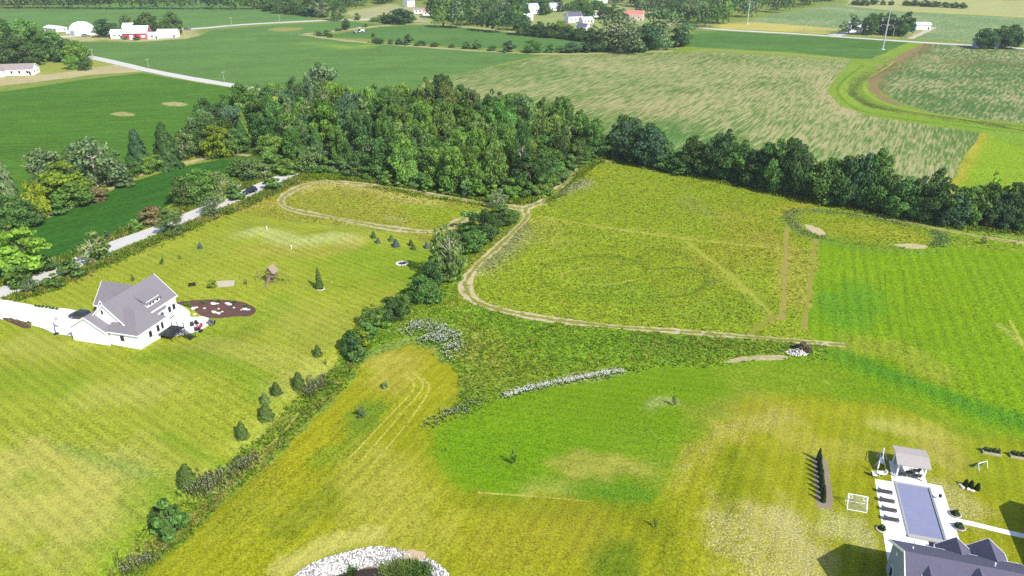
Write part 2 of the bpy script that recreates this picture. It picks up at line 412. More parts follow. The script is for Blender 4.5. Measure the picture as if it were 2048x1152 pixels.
zone('crop_field', 'soybean field enclosed by the shrub line', [(640, 73), (760, 54), (860, 49), (1010, 64), (1180, 82), (1170, 98), (1080, 103), (900, 93), (760, 80)], SOY1, C(100, 140, 66), (0, 0, 0), 1.0, step=15)
zone('crop_field', 'thin streaky crop field behind the eastern tree row', [(850, 162), (1085, 113), (1250, 106), (1400, 104), (1560, 112), (1702, 123), (1668, 160), (1654, 180), (1680, 212), (1740, 232), (1880, 252), (1962, 266), (1930, 310), (1885, 385), (1880, 440), (1700, 420), (1500, 380), (1300, 335), (1190, 310), (1000, 260), (800, 230)], STRIPE, C(110, 144, 64), (.66, 0, 0), .5, step=8)
zone('crop_field', 'green crop field below the steel power pole', [(1362, 92), (1390, 63), (1440, 61), (1820, 84), (1740, 118), (1700, 116), (1560, 103), (1440, 97)], SOY1, C(92, 134, 54), (.22, 0, 0), .8, step=12)
zone('crop_field', 'patchy crop field east of the grassed ditch', [(1850, 87), (2060, 99), (2300, 112), (2450, 300), (2048, 247), (1960, 238), (1870, 226), (1800, 205), (1755, 178), (1752, 158), (1775, 130)], STRIPE2, C(92, 132, 62), (.6, .05, 0), .6, step=8)
zone('crop_field', 'pale green field beyond the eastern farmstead', [(1480, 44), (1550, 30), (1660, 10), (1800, 14), (2060, 38), (2300, 60), (2300, 102), (2060, 90), (1820, 76), (1600, 60)], STRIPE2, C(128, 160, 98), (.5, 0, 0), 1, step=20)
zone('dry_field', 'pale dry field along the far eastern horizon', [(1700, -6), (1900, -9), (2300, -6), (2300, 50), (2060, 36), (1800, 22), (1690, 12)], VERGE, C(186, 190, 128), (.4, 0, 0), 1, step=30)
zone('dry_verge', 'strip of yellow dry grass beside the eastern road', [(1425, 50), (1500, 44), (1590, 50), (1680, 58), (1670, 68), (1560, 63), (1440, 58)], VERGE, C(208, 196, 112), (.5, 0, 0), .6, step=10)
zone('grassed_ditch', 'bright green mown waterway curving between two fields', [(1360, 104), (1360, 93), (1440, 98), (1560, 104), (1700, 118), (1740, 120), (1815, 85), (1846, 87), (1778, 130), (1748, 152), (1745, 175), (1790, 207), (1868, 227), (1960, 239), (2060, 248), (2300, 275), (2300, 320), (2060, 272), (1960, 265), (1830, 247), (1735, 230), (1680, 211), (1655, 182), (1668, 160), (1702, 123), (1560, 111), (1420, 103)], VERGE, C(140, 168, 54), (.08, 0, .2), .4, step=4)
zone('weedy_field', 'bright weedy field right of the streaky crop', [(1963, 267), (2060, 273), (2300, 300), (2300, 480), (2060, 450), (1950, 440), (1885, 400), (1932, 310)], ROUGH, C(150, 178, 40), (.1, 0, .5), .6, step=6)
zone('house_lawn', 'mown yard around the ranch house by the gravel lane', [(-160, 150), (0, 132), (60, 125), (150, 110), (190, 113), (235, 128), (180, 142), (60, 152), (-160, 172)], VERGE, C(168, 176, 84), (.2, 0, 0), .5, step=6)
zone('stubble_strip', 'tan stubble strip beside the ranch house', [(-160, 188), (0, 172), (180, 150), (286, 143), (232, 129), (120, 146), (0, 156), (-160, 168)], STRAW, C(204, 190, 140), (.4, 0, 0), .4, step=5)
zone('farmyard', 'pale gravel farmyard around the red barn', [(115, 76), (130, 62), (230, 60), (380, 56), (400, 70), (370, 78), (270, 84), (200, 80), (150, 84)], VERGE, C(192, 188, 140), (.5, 0, 0), .6, step=8)
zone('farmyard', 'gravel and grass yard of the eastern farmstead', [(1600, 62), (1680, 58), (1700, 50), (1850, 52), (1860, 62), (1790, 78), (1680, 70)], VERGE, C(168, 176, 104), (.4, 0, 0), .6, step=8)
# --- near land
zone('verge', 'rough grassy verge along the gravel road', [(-160, 560), (0, 520), (150, 470), (300, 405), (420, 355), (520, 320), (640, 315), (700, 345), (560, 420), (480, 440), (300, 520), (150, 575), (0, 625), (-160, 680)], VERGE, C(142, 156, 56), (.25, .05, .7), .3, step=3)
zone('crop_field', 'narrow soybean strip between hedgerow and gravel road', [(-160, 520), (0, 470), (70, 446), (170, 407), (250, 368), (330, 342), (400, 326), (470, 314), (520, 317), (500, 345), (410, 372), (355, 398), (270, 452), (200, 494), (110, 535), (0, 556), (-160, 600)], SOY3, C(64, 114, 36), (0, 0, 0), .35, step=3)
zone('field_margin', 'grassy margin at the foot of the western hedgerow', [(-160, 470), (0, 420), (120, 375), (250, 330), (340, 300), (450, 290), (520, 300), (525, 316), (470, 313), (400, 325), (330, 341), (250, 367), (170, 406), (70, 445), (0, 469), (-160, 518)], VERGE, C(150, 158, 66), (.4, 0, .6), .3, step=3)
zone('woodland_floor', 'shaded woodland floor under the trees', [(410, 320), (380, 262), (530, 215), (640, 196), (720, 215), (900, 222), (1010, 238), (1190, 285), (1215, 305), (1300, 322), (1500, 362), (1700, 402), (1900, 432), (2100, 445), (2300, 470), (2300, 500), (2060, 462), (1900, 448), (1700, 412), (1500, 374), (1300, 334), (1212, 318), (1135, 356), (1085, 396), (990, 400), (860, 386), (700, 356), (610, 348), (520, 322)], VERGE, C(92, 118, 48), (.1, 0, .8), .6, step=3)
zone('small_meadow', 'dry meadow enclosed by the looping dirt track', [(455, 425), (520, 392), (600, 348), (700, 355), (860, 386), (1000, 400), (1050, 410), (1000, 440), (880, 490), (790, 462), (700, 452), (560, 440)], ROUGH, C(166, 164, 60), (.3, .12, .55), .3, step=2.5)
zone('meadow', 'large rough yellow-green meadow inside the track', [(1060, 418), (1120, 372), (1160, 330), (1215, 318), (1330, 334), (1600, 392), (1880, 452), (2100, 490), (2300, 520), (2300, 600), (1900, 560), (1650, 690), (1500, 675), (1300, 660), (1060, 636), (950, 605), (930, 570), (990, 490)], ROUGH, C(150, 166, 40), (.14, .14, .8), .3, step=2.5)
zone('hay_meadow', 'bright green hay meadow with faint mowing rows', [(1640, 478), (1760, 500), (1900, 496), (2060, 505), (2300, 540), (2300, 970), (2060, 925), (1960, 892), (1820, 824), (1700, 770), (1640, 735), (1620, 640), (1632, 540)], HAY, C(132, 164, 18), (.06, .02, .35), .5, step=2.5)
zone('weed_meadow', 'tall green weeds between dirt track and mown lawn', [(1010, 440), (1040, 440), (950, 530), (928, 565), (945, 604), (1060, 638), (1300, 662), (1500, 676), (1660, 694), (1650, 726), (1450, 740), (1240, 760), (1010, 812), (890, 858), (862, 860), (900, 760), (880, 700), (810, 672), (740, 700), (690, 745), (670, 720), (700, 640), (840, 560), (880, 500), (960, 450)], ROUGH, C(132, 162, 44), (.12, .05, 1.0), .5, step=2)
zone('lawn', 'dry striped lawn around the white gabled house', [(-160, 640), (0, 600), (35, 585), (160, 545), (300, 485), (450, 424), (560, 440), (700, 455), (800, 466), (880, 492), (850, 545), (760, 615), (700, 670), (672, 730), (600, 800), (520, 880), (430, 965), (330, 1040), (230, 1152), (140, 1260), (-300, 1300)], MOW1, C(168, 174, 58), (.24, .02, .1), .3, step=2)
zone('mown_strip', 'yellow mown grass between the weedy swale and the pond', [(810, 690), (880, 705), (915, 750), (905, 842), (880, 900), (930, 955), (1000, 970), (1298, 995), (1325, 935), (1400, 832), (1500, 790), (1680, 770), (1800, 798), (1950, 858), (2100, 890), (2400, 945), (2700, 1400), (140, 1400), (250, 1180), (380, 1060), (480, 980), (580, 890), (660, 810), (720, 730)], MOW2, C(164, 164, 32), (.22, .1, .12), .7, step=1.6)
zone('green_lawn', 'lush green lawn above the pool lot', [(848, 895), (872, 845), (940, 815), (1010, 797), (1240, 747), (1450, 727), (1640, 715), (1700, 748), (1820, 805), (1960, 872), (2100, 905), (2400, 970), (2400, 990), (2060, 890), (1920, 858), (1780, 812), (1640, 790), (1500, 800), (1420, 840), (1360, 905), (1335, 950), (1304, 1012), (1180, 1002), (1060, 990), (930, 980), (880, 945)], MOW3, C(124, 156, 24), (.06, .02, .2), .9, step=1.6)
zone('weedy_swale', 'strip of tall weeds running down the swale', [(700, 715), (740, 705), (690, 775), (600, 868), (500, 960), (410, 1040), (300, 1140), (200, 1250), (130, 1250), (230, 1140), (310, 1040), (360, 1005), (440, 940), (540, 850), (620, 770), (668, 735)], ROUGH, C(146, 166, 56), (.2, .12, .8), .5, step=1.5)
# --- hard ground
ribbon('gravel_road', 'pale gravel road running up to the woodlot', [(-260, 706), (-80, 622), (0, 587), (118, 541), (222, 493), (323, 456), (400, 424), (480, 392), (540, 365), (602, 339), (680, 306), (760, 275)], 6.2, ROADM, (1, 1, 1), jit=.1, wobble=.02)
ribbon('gravel_road', 'gravel lane crossing the soybean fields', [(60, 92), (120, 104), (180, 114), (240, 127), (300, 141), (400, 160), (480, 173), (540, 187), (640, 212)], 7.0, ROADM, (1, 1, 1), step=6, wobble=.03)
ribbon('gravel_road', 'far farm road behind the red barn', [(-260, 82), (60, 76), (200, 68), (380, 58), (450, 52), (560, 45), (690, 40), (800, 38)], 9.0, ROADM, (1, 1, 1), step=15, wobble=.03)
ribbon('gravel_road', 'narrow road passing the eastern farmstead', [(1375, 52), (1440, 59), (1600, 68), (1800, 82), (1900, 88), (2060, 98), (2300, 113)], 7.0, ROADM, (1, 1, 1), step=10, wobble=.03)
ribbon('farm_lane', 'short pale lane to the eastern farmstead', [(1668, 71), (1690, 66), (1720, 63)], 9.0, ROADM, (1, 1, 1), step=8)
ribbon('farm_lane', 'pale lane beside the eastern sheds', [(1820, 77), (1845, 66), (1868, 54)], 5.0, SANDM, (1, 1, 1), step=8)
ribbon('field_track', 'bare field edge below the shrub line', [(605, 69), (700, 82), (850, 94), (1000, 104), (1100, 108), (1250, 105), (1345, 102)], 6.0, DIRT, (1, 1, 1), (.35, 0, 0), step=8, wobble=.3)
ribbon('field_track', 'bare field edge in front of the far trees', [(612, 68), (690, 60), (760, 52), (860, 48), (1010, 62), (1190, 83)], 7.0, DIRT, (1, 1, 1), (.3, 0, 0), step=8, wobble=.3)
ribbon('field_track', 'pale track along the western hedgerow', [(-60, 480), (0, 464), (100, 430), (200, 387), (270, 353), (330, 336), (400, 319), (450, 308), (500, 311)], 2.6, DIRT, (1, 1, 1), (.25, 0, 0), step=2, wobble=.25)
ribbon('field_track', 'mown line beside the grassed ditch', [(1380, 103), (1440, 100), (1560, 107), (1700, 120)], 4.0, DIRT, (1, 1, 1), (.5, 0, 0), step=6, wobble=.2)
ribbon('dirt_track', 'dirt track round the top of the large meadow', [(2300, 530), (2060, 488), (1990, 478), (1900, 462), (1800, 440), (1700, 415), (1600, 392), (1500, 368), (1400, 348), (1330, 335), (1260, 324), (1200, 321), (1167, 329), (1150, 345), (1120, 374), (1085, 402), (1050, 417)], [1.7, 2.0, 2.8, 2.6, 3.0], DIRT, (1, 1, 1), (.15, 0, 0), step=1.5, wobble=.22, centre_mix=.75)
ribbon('dirt_track', 'dirt track looping round the small dry meadow', [(1050, 417), (1000, 411), (960, 405), (880, 392), (800, 378), (700, 366), (640, 363), (600, 374), (572, 389), (562, 402), (575, 416), (610, 425), (690, 440), (780, 456), (850, 463), (885, 459), (915, 445), (950, 423)], [3.4, 3.0, 2.8, 3.0, 2.8, 2.2, 3.0, 2.8], DIRT, (1, 1, 1), (.12, 0, 0), step=1.5, wobble=.25, centre_mix=.7)
ribbon('dirt_track', 'dirt track curving below the large meadow', [(1050, 417), (1052, 436), (1030, 460), (1000, 490), (960, 525), (937, 553), (931, 575), (945, 598), (985, 615), (1060, 632), (1150, 645), (1250, 655), (1350, 662), (1450, 670), (1550, 678), (1640, 686), (1690, 690)], [2.0, 2.0, 2.8, 2.8, 2.0, 1.9, 1.5], DIRT, (1, 1, 1), (.12, 0, 0), step=1.2, wobble=.2, centre_mix=.8)
ribbon('soil_strip', 'bare brown soil strip in the meadow', [(1574, 455), (1572, 500), (1570, 545), (1568, 590), (1563, 640)], 1.15, SOILM, (1, 1, 1), (.38, 0, 0), step=1.2, wobble=.2)
ribbon('soil_strip', 'faint second wheel strip in the meadow', [(1632, 478), (1626, 520), (1620, 570), (1613, 620), (1606, 660)], .95, SOILM, (1, 1, 1), (.5, 0, 0), step=1.2, wobble=.25)
ribbon('field_track', 'dry diagonal wheel track crossing the meadow', [(1550, 630), (1525, 650), (1498, 668)], 1.3, SOILM, (1, 1, 1), (.6, 0, 0), step=1.2, wobble=.25)
def track(label, pts, wd, col, mix=(.25, .05, .1), wob=.25): ribbon('grass_track', label, pts, wd, ROUGH2, col, mix, step=1.2, wobble=wob)
PG = C(186, 186, 92); DG = C(118, 138, 40)
track('pale flattened diagonal track through the large meadow', [(1372, 482), (1400, 505), (1440, 535), (1480, 568), (1520, 605), (1545, 628)], 1.2, C(172, 178, 72))
track('pale flattened track crossing the top of the meadow', [(1075, 432), (1150, 445), (1260, 462), (1370, 478), (1470, 488), (1560, 497)], 1.0, C(178, 178, 78))
track('dark rut of the inner oval in the meadow', [(1225, 512), (1255, 517), (1280, 526), (1290, 540)], .9, DG, (0, 0, .8))
track('dark rut of the right oval loop in the meadow', [(1320, 538), (1360, 535), (1395, 543), (1410, 560), (1400, 578), (1370, 590), (1320, 596)], .85, DG, (0, 0, .8))
track('dark rut of the left oval loop in the meadow', [(1215, 513), (1150, 515), (1095, 528), (1080, 552), (1105, 575), (1170, 588), (1250, 590)], .85, C(124, 142, 40), (0, 0, .6))
track('pale loop mark inside the left oval of the meadow', [(1190, 535), (1130, 545), (1130, 562), (1200, 570), (1270, 560)], .7, C(172, 176, 66))
for k_, (a_, b_, c_, d_) in enumerate((((822, 742), (846, 772), (800, 830), (720, 925)), ((806, 744), (828, 775), (780, 830), (700, 915)), ((838, 748), (858, 778), (815, 845), (740, 935)))): track(('pale mower swath curling at the head of the yellow strip', 'inner pale mower swath of the yellow strip', 'outer pale mower swath of the yellow strip')[k_], [a_, b_, c_, d_], .42, C(196, 186, 84), (.35, .05, 0), .15)
track('pale mown line along the edge of the weedy swale', [(596, 826), (570, 862), (520, 905), (470, 945)], .5, C(206, 196, 104), (.4, .1, 0))
track('trimmed line along the lower edge of the green lawn', [(955, 985), (1030, 990), (1120, 997), (1180, 1003)], .32, C(184, 178, 84), (.4, .2, 0))
for k_, x_ in enumerate((1692, 1712, 1736, 1772, 1810)): track(('thin dark mowing row in the hay meadow beside the soil strip', 'second thin dark mowing row in the hay meadow', 'third thin dark mowing row in the hay meadow', 'fourth thin dark mowing row in the hay meadow', 'fifth thin dark mowing row in the hay meadow')[k_], [(x_ - 3, 540), (x_, 590), (x_ + 5, 640), (x_ + 12, 680 - k_ * 6)], .35, C(114, 150, 22), (0, 0, .3), .2)
track('pale wheel line at the far side of the hay meadow', [(2020, 640), (2036, 670), (2052, 705)], .5, C(190, 190, 84), (.4, .1, 0))
ribbon('soil_strip', 'reddish bare soil edge along the patchy eastern field', [(1844, 92), (1800, 116), (1768, 138), (1748, 158), (1747, 178), (1772, 200), (1800, 212)], [4.5, 6, 6, 7, 5, 3], gravel_mat('red_soil', C(178, 132, 92), C(104, 138, 74), .25), (1, 1, 1), (.28, 0, 0), step=3, wobble=.35)
track('dark overgrown channel line of the grassed ditch', [(1776, 130), (1714, 164), (1701, 185), (1735, 209), (1800, 226), (1900, 240), (2060, 262)], 2.2, C(104, 122, 52), (.3, .05, 1), .4)
track('mown contour line on the inner side of the ditch', [(1726, 130), (1685, 163), (1676, 186), (1712, 217), (1790, 235), (1900, 249), (2060, 268)], 1.6, C(116, 150, 40), (0, 0, .3), .3)
track('second mown contour line on the outer side of the ditch', [(1790, 122), (1738, 157), (1730, 178), (1765, 205), (1850, 226), (1960, 242)], 1.5, C(158, 178, 66), (.2, 0, .2), .3)
zone('bare_patch', 'pale bare soil crescent at the oval mound', [(1610, 448), (1628, 452), (1648, 462), (1646, 470), (1630, 468), (1614, 458)], DIRT, (1, 1, 1), (.15, 0, 0), .2, True, 1.0)
zone('bare_patch', 'pale bare soil strip below the oval mound', [(1790, 489), (1820, 487), (1855, 491), (1850, 497), (1815, 497)], DIRT, (1, 1, 1), (.2, 0, 0), .2, True, 1.0)
zone('bare_patch', 'pale scraped soil beside the stone heap', [(1448, 722), (1500, 713), (1560, 711), (1580, 716), (1555, 720), (1500, 721), (1455, 728)], DIRT, (1, 1, 1), (.3, 0, 0), .2, True, 1.0)
zone('bare_patch', 'pale bald spot in the dark soybean field', [(222, 227), (240, 224), (268, 227), (262, 232), (238, 232)], DIRT, (1, 1, 1), (.45, 0, 0), .5, True, 1.5)
zone('bare_patch', 'second pale bald spot in the dark soybean field', [(322, 207), (345, 204), (376, 208), (362, 212), (335, 211)], DIRT, (1, 1, 1), (.4, 0, 0), .5, True, 1.5)
zone('bare_patch', 'pale bald spot in the wide soybean field', [(536, 60), (560, 55), (602, 56), (600, 60), (565, 63)], DIRT, (1, 1, 1), (.55, 0, 0), .8, True, 3)
zone('driveway', 'broad white concrete driveway of the gabled house', [(-160, 632), (0, 596), (12, 600), (75, 612), (140, 618), (175, 628), (200, 640), (165, 674), (145, 672), (110, 667), (85, 656), (62, 650), (58, 645), (20, 640), (0, 638), (-160, 690)], CONC, (1, 1, 1), (0, 0, 0), 0, step=1.5)
zone('mulch_bed', 'dark mulch strip beside the driveway', [(5, 636), (18, 636), (45, 642), (60, 648), (60, 656), (46, 656), (20, 645)], MULCH, (1, 1, 1), (0, 0, 0), .1, True, .8)
zone('mulch_bed', 'large brown mulch bed with pale boulders', [(352, 606), (380, 601), (430, 599), (478, 602), (505, 612), (511, 621), (500, 632), (465, 634), (430, 637), (405, 632), (380, 615)], MULCH, (1, 1, 1), (0, 0, 0), .1, True, .8)
zone('patio', 'white stone patio below the black deck', [(330, 612), (352, 607), (378, 622), (382, 634), (405, 633), (423, 640), (420, 648), (400, 660), (375, 668), (336, 672), (318, 650)], CONC, (1, 1, 1), (0, 0, 0), 0, True, .8)
zone('sandpit', 'rectangular sand play pit on the lawn', [(432, 562), (470, 560), (467, 572), (437, 575)], SANDM, (1, 1, 1), (0, 0, 0), .08, step=.8)
PL = lambda u, v: tuple(loc2w(POOL_O, POOL_A, u, v))
zone('pool_patio', 'white concrete patio around the covered pool', [PL(-3.0, .1), PL(-.6, .1), PL(-.5, 1.9), PL(-.3, 5.4), PL(4.4, 5.4), PL(4.4, 1.3), PL(6.4, 1.2), PL(6.4, -17.2), PL(-3.6, -17.2)], CONC, (1, 1, 1), (0, 0, 0), 0, step=1.0, world=True)
ribbon('walkway', 'white concrete walkway from pool to house wing', [PL(6.2, -6.2), PL(9, -6.35), PL(12, -6.7), PL(16, -7.0), PL(20, -7.2)], 1.0, CONC, (1, 1, 1), step=1, world=True, wobble=0)
zone('planting_bed', 'long stone-edged planting bed of the arborvitae row', [PL(-11.5, 2.9), PL(-10.4, 3.4), PL(-9.6, 2.2), PL(-9.5, -7.4), PL(-10.2, -8.9), PL(-11.2, -8.9), PL(-11.9, -7.6)], gravel_mat('bed_gravel', C(168, 150, 132), None, .2), (1, 1, 1), (0, 0, 0), .05, True, .6, world=True)

PC = lambda q, a: (POND_C[0] + 12.8 * q * math.cos(a), POND_C[1] + 12.8 * q * math.sin(a))
zone('pond_bank', 'stony grey bank of the pond under the riprap', [PC(1.0, k * math.pi / 20) for k in range(40)], gravel_mat('bank_gravel', C(176, 168, 156), None, .25), (1, 1, 1), (0, 0, 0), .12, True, .7, world=True)
zone('pond_bed', 'brown muddy rim of the pond', [PC(.80, k * math.pi / 20) for k in range(40)], gravel_mat('pond_mud', C(120, 98, 66), None, .2), (1, 1, 1), (0, 0, 0), .12, True, .7, world=True)
zone('clay_wash', 'tan clay wash breaking through the riprap', [PC(1.03, R(60)), PC(1.05, R(66)), PC(1.02, R(72)), PC(.92, R(73)), PC(.80, R(71)), PC(.76, R(66)), PC(.82, R(62)), PC(.92, R(61))], gravel_mat('tan_clay', C(220, 192, 160), None, .2), (1, 1, 1), (0, 0, 0), .15, True, .5, world=True)
# --- soft variation of the plants' own colour
LUSH, DRYC, YEL, DK = C(132, 162, 40), C(202, 194, 112), C(178, 168, 32), C(112, 146, 44)
lw = ('lawn',); ms = ('mown_strip',); md = ('meadow',); wm = ('weed_meadow',); gl = ('green_lawn',); hy = ('hay_meadow',); sm = ('small_meadow',)
for p, r, c, s, mx in (
    ([(60, 960), (160, 1000)], 9, DRYC, .55, (.75, 0, 0)), ([(40, 920), (20, 1040)], 6, DRYC, .4, (.75, 0, 0)), ([(250, 930), (330, 980), (200, 1080)], 7, DRYC, .35, None),
    ([(60, 960), (75, 975)], 3.2, LUSH, .8, None), ([(290, 985), (350, 1000), (250, 1120)], 5, LUSH, .75, None), ([(300, 710), (380, 715), (470, 735), (540, 790)], 3.6, LUSH, .6, (.1, 0, .2)),
    ([(20, 760), (120, 770)], 5, LUSH, .5, None), ([(40, 690), (140, 700)], 5, DRYC, .3, None), ([(210, 790), (300, 780)], 5, DRYC, .4, None), ([(420, 690), (560, 720)], 4, DRYC, .3, None),
    ([(720, 500), (800, 540), (830, 520)], 9, C(138, 166, 40), .8, (.05, 0, .1)), ([(640, 520), (700, 560)], 8, C(150, 168, 46), .6, None), ([(560, 620), (640, 680), (660, 640)], 6, C(172, 172, 78), .5, None),
    ([(480, 470), (520, 460), (560, 472), (600, 484), (660, 473), (700, 478)], 3.6, C(188, 192, 122), .95, (.35, 0, 0)), ([(500, 500), (640, 505), (710, 485)], 4, C(186, 168, 84), .5, (.4, 0, 0)), ([(300, 520), (420, 500), (480, 450)], 6, C(160, 172, 62), .6, None),
    ([(420, 660), (520, 640), (560, 600)], 5, LUSH, .45, None), ([(560, 780), (640, 730)], 4, DRYC, .4, None), ([(500, 900), (560, 840)], 3, C(184, 188, 90), .5, None), ([(130, 895), (200, 920), (290, 950)], 1.6, C(150, 168, 84), .7, None), ([(330, 870), (400, 910), (460, 945)], 1.2, LUSH, .7, None)):
    blob(lw, p, r, c, s, mx)
for p, r, c, s, mx in (
    ([(760, 720), (820, 720), (790, 760)], 5, C(182, 166, 66), .6, (.55, 0, 0)), ([(870, 720), (890, 780)], 4, YEL, .5, None), ([(700, 800), (640, 870), (560, 950)], 4, YEL, .6, None), ([(720, 850), (740, 820)], 3.0, DK, .75, (0, 0, .8)), ([(700, 890), (640, 920)], 2.5, DK, .5, (0, 0, .8)),
    ([(760, 940), (780, 1020), (800, 1060)], 7, C(184, 176, 74), .5, (.5, .12, 0)), ([(560, 1140), (620, 1105), (680, 1080), (760, 1066)], 1.6, DRYC, .8, (.9, .2, 0)), ([(650, 1000), (560, 1060)], 3, C(126, 138, 34), .6, None), ([(540, 960), (470, 1040)], 4, C(150, 150, 40), .5, (.2, 0, .6)),
    ([(960, 1000), (1300, 1030), (1300, 1060)], 3, C(136, 142, 26), .7, None), ([(1150, 1060), (1000, 1090)], 6, C(172, 158, 52), .5, None), ([(1240, 1110), (1230, 1140)], 3.2, C(100, 128, 28), .75, None), ([(1330, 1060), (1340, 1140)], 2, C(126, 136, 26), .6, None),
    ([(1460, 900), (1462, 1000), (1468, 1100)], 2.2, C(130, 140, 20), .8, None), ([(1515, 900), (1520, 1000)], 2, C(138, 144, 22), .5, None), ([(1560, 1040), (1590, 1090), (1600, 1140)], 5, C(196, 178, 100), .6, (.45, .85, 0)), ([(1480, 1060), (1540, 1130)], 6, C(186, 168, 84), .45, (.35, .7, 0)), ([(1680, 1050), (1720, 1070)], 3, DRYC, .4, (.3, .8, 0)),
    ([(1560, 830), (1460, 860), (1380, 880), (1330, 950)], 4, C(178, 160, 60), .5, (.4, .6, 0)), ([(1600, 880), (1640, 900), (1720, 900)], 4, C(184, 172, 70), .4, (.4, .4, 0)), ([(1880, 900), (1910, 920)], 4, C(188, 168, 96), .5, (.5, .4, 0)), ([(1900, 1000), (1930, 1010), (1880, 985)], 4, C(188, 172, 90), .4, (.4, .75, 0)), ([(1960, 890), (1990, 960), (2040, 990)], 5, C(140, 156, 26), .55, (.1, .1, 0)), ([(1720, 880), (1800, 860)], 4, C(146, 158, 30), .6, None), ([(1760, 850), (1900, 870)], 2, DRYC, .4, (.6, .3, 0)), ([(1080, 700)], 3, DRYC, 0, None)):
    blob(ms, p, r, c, s, mx)
for p, r, c, s, mx in (
    ([(1080, 400), (1150, 375), (1170, 365)], 3.0, C(214, 206, 176), .5, (.3, .75, .6)), ([(1010, 490), (1040, 460), (1060, 470), (960, 540)], 4, C(172, 172, 96), .4, (.2, .6, .8)), ([(1110, 480), (1090, 450)], 7, C(168, 168, 66), .4, (.1, .35, .8)),
    ([(1290, 500), (1340, 500), (1400, 520), (1420, 560), (1380, 590)], 1.0, C(118, 138, 44), .6, None), ([(1090, 530), (1180, 510), (1270, 520), (1300, 540)], 1.0, C(124, 140, 42), .55, None), ([(1060, 580), (1120, 600), (1240, 595)], 1.2, C(132, 152, 44), .5, None),
    ([(1370, 490), (1430, 530), (1490, 580), (1550, 640)], 1.6, C(178, 178, 72), .7, (.3, .2, .2)), ([(1060, 440), (1200, 455), (1370, 475), (1560, 495), (1640, 500)], 1.4, C(176, 172, 72), .5, (.3, .1, .2)), ([(1370, 395), (1400, 420), (1440, 435)], 4, C(150, 158, 80), .5, None),
    ([(1240, 350), (1300, 380), (1200, 345)], 6, C(162, 172, 44), .6, None), ([(1480, 440), (1520, 480), (1440, 520)], 10, C(166, 158, 52), .5, None), ([(1280, 590), (1200, 580)], 7, C(128, 162, 40), .6, None), ([(1500, 610), (1400, 630)], 7, C(128, 158, 40), .5, None),
    ([(1590, 425), (1580, 440), (1600, 465), (1640, 480)], 2.2, C(122, 154, 76), .6, (.2, .45, .8)), ([(1600, 418), (1680, 425), (1780, 440)], 1.8, C(128, 156, 72), .55, (.2, .3, .8)), ([(1870, 470), (1880, 480), (1868, 492)], 2.0, C(104, 146, 80), .6, (.1, .3, .8)), ([(1650, 478), (1720, 490), (1790, 494)], 2.0, C(104, 146, 52), .6, (0, 0, 1)),
    ([(1680, 455), (1760, 460), (1830, 478)], 5, C(168, 168, 50), .7, (.2, .05, .5)), ([(1560, 425), (1610, 405)], 4, C(186, 172, 52), .6, (.3, 0, .4)), ([(1540, 480), (1600, 520), (1600, 600)], 6, C(170, 156, 64), .5, (.45, .15, .5)), ([(1930, 470), (2060, 500)], 8, C(136, 170, 40), .7, (.05, .1, .7)), ([(1920, 500), (2000, 530), (2060, 540)], 6, C(140, 168, 56), .6, (.1, .25, .9))):
    blob(md, p, r, c, s, mx)
for p, r, c, s, mx in (
    ([(600, 380), (640, 368), (760, 378), (830, 400), (860, 410)], 4.5, C(196, 180, 112), .8, (.75, .15, .2)), ([(830, 420), (930, 425), (880, 440)], 6, C(152, 174, 34), .8, (0, .05, .3)), ([(620, 400), (700, 405)], 4, C(160, 170, 56), .5, None), ([(700, 445), (770, 456)], 1.6, C(206, 196, 140), .5, (.4, .7, .4)), ([(800, 440), (780, 436)], 2.4, C(188, 186, 116), .4, (.2, .6, .5)), ([(470, 420), (520, 405), (550, 410)], 5, C(190, 172, 78), .6, (.5, .2, .3)), ([(640, 355), (760, 370), (860, 388)], 2.2, C(182, 166, 60), .5, (.3, 0, .6))):
    blob(sm, p, r, c, s, mx)
for p, r, c, s, mx in (
    ([(1000, 640), (1100, 680), (1250, 690)], 6, C(122, 160, 38), .7, (0, .03, 1)), ([(960, 680), (990, 720), (940, 700)], 5, C(160, 156, 66), .6, (.4, .15, 1)), ([(1010, 790), (1060, 775), (1130, 760), (1240, 745)], 1.5, C(214, 210, 180), .35, (.2, .5, 1)), ([(820, 660), (860, 650), (910, 690)], 3, C(176, 180, 120), .4, (.2, .5, 1)), ([(1300, 690), (1420, 690)], 5, C(104, 134, 48), .6, None), ([(1480, 690), (1560, 700)], 5, C(132, 146, 52), .5, None),
    ([(760, 660), (720, 720)], 4, C(110, 150, 40), .6, None), ([(920, 760), (900, 800), (930, 790)], 4, C(104, 132, 52), .6, (.2, .15, 1)), ([(1060, 740), (960, 760)], 5, C(142, 148, 56), .6, (.3, .15, 1)), ([(900, 610), (930, 590), (960, 540)], 2, C(170, 162, 62), .6, None), ([(1020, 445), (960, 510), (930, 540)], 1.6, C(176, 170, 46), .8, (.3, 0, .3)), ([(870, 845), (890, 830)], 2, C(170, 140, 90), .5, (.5, .2, .6))):
    blob(wm, p, r, c, s, mx)
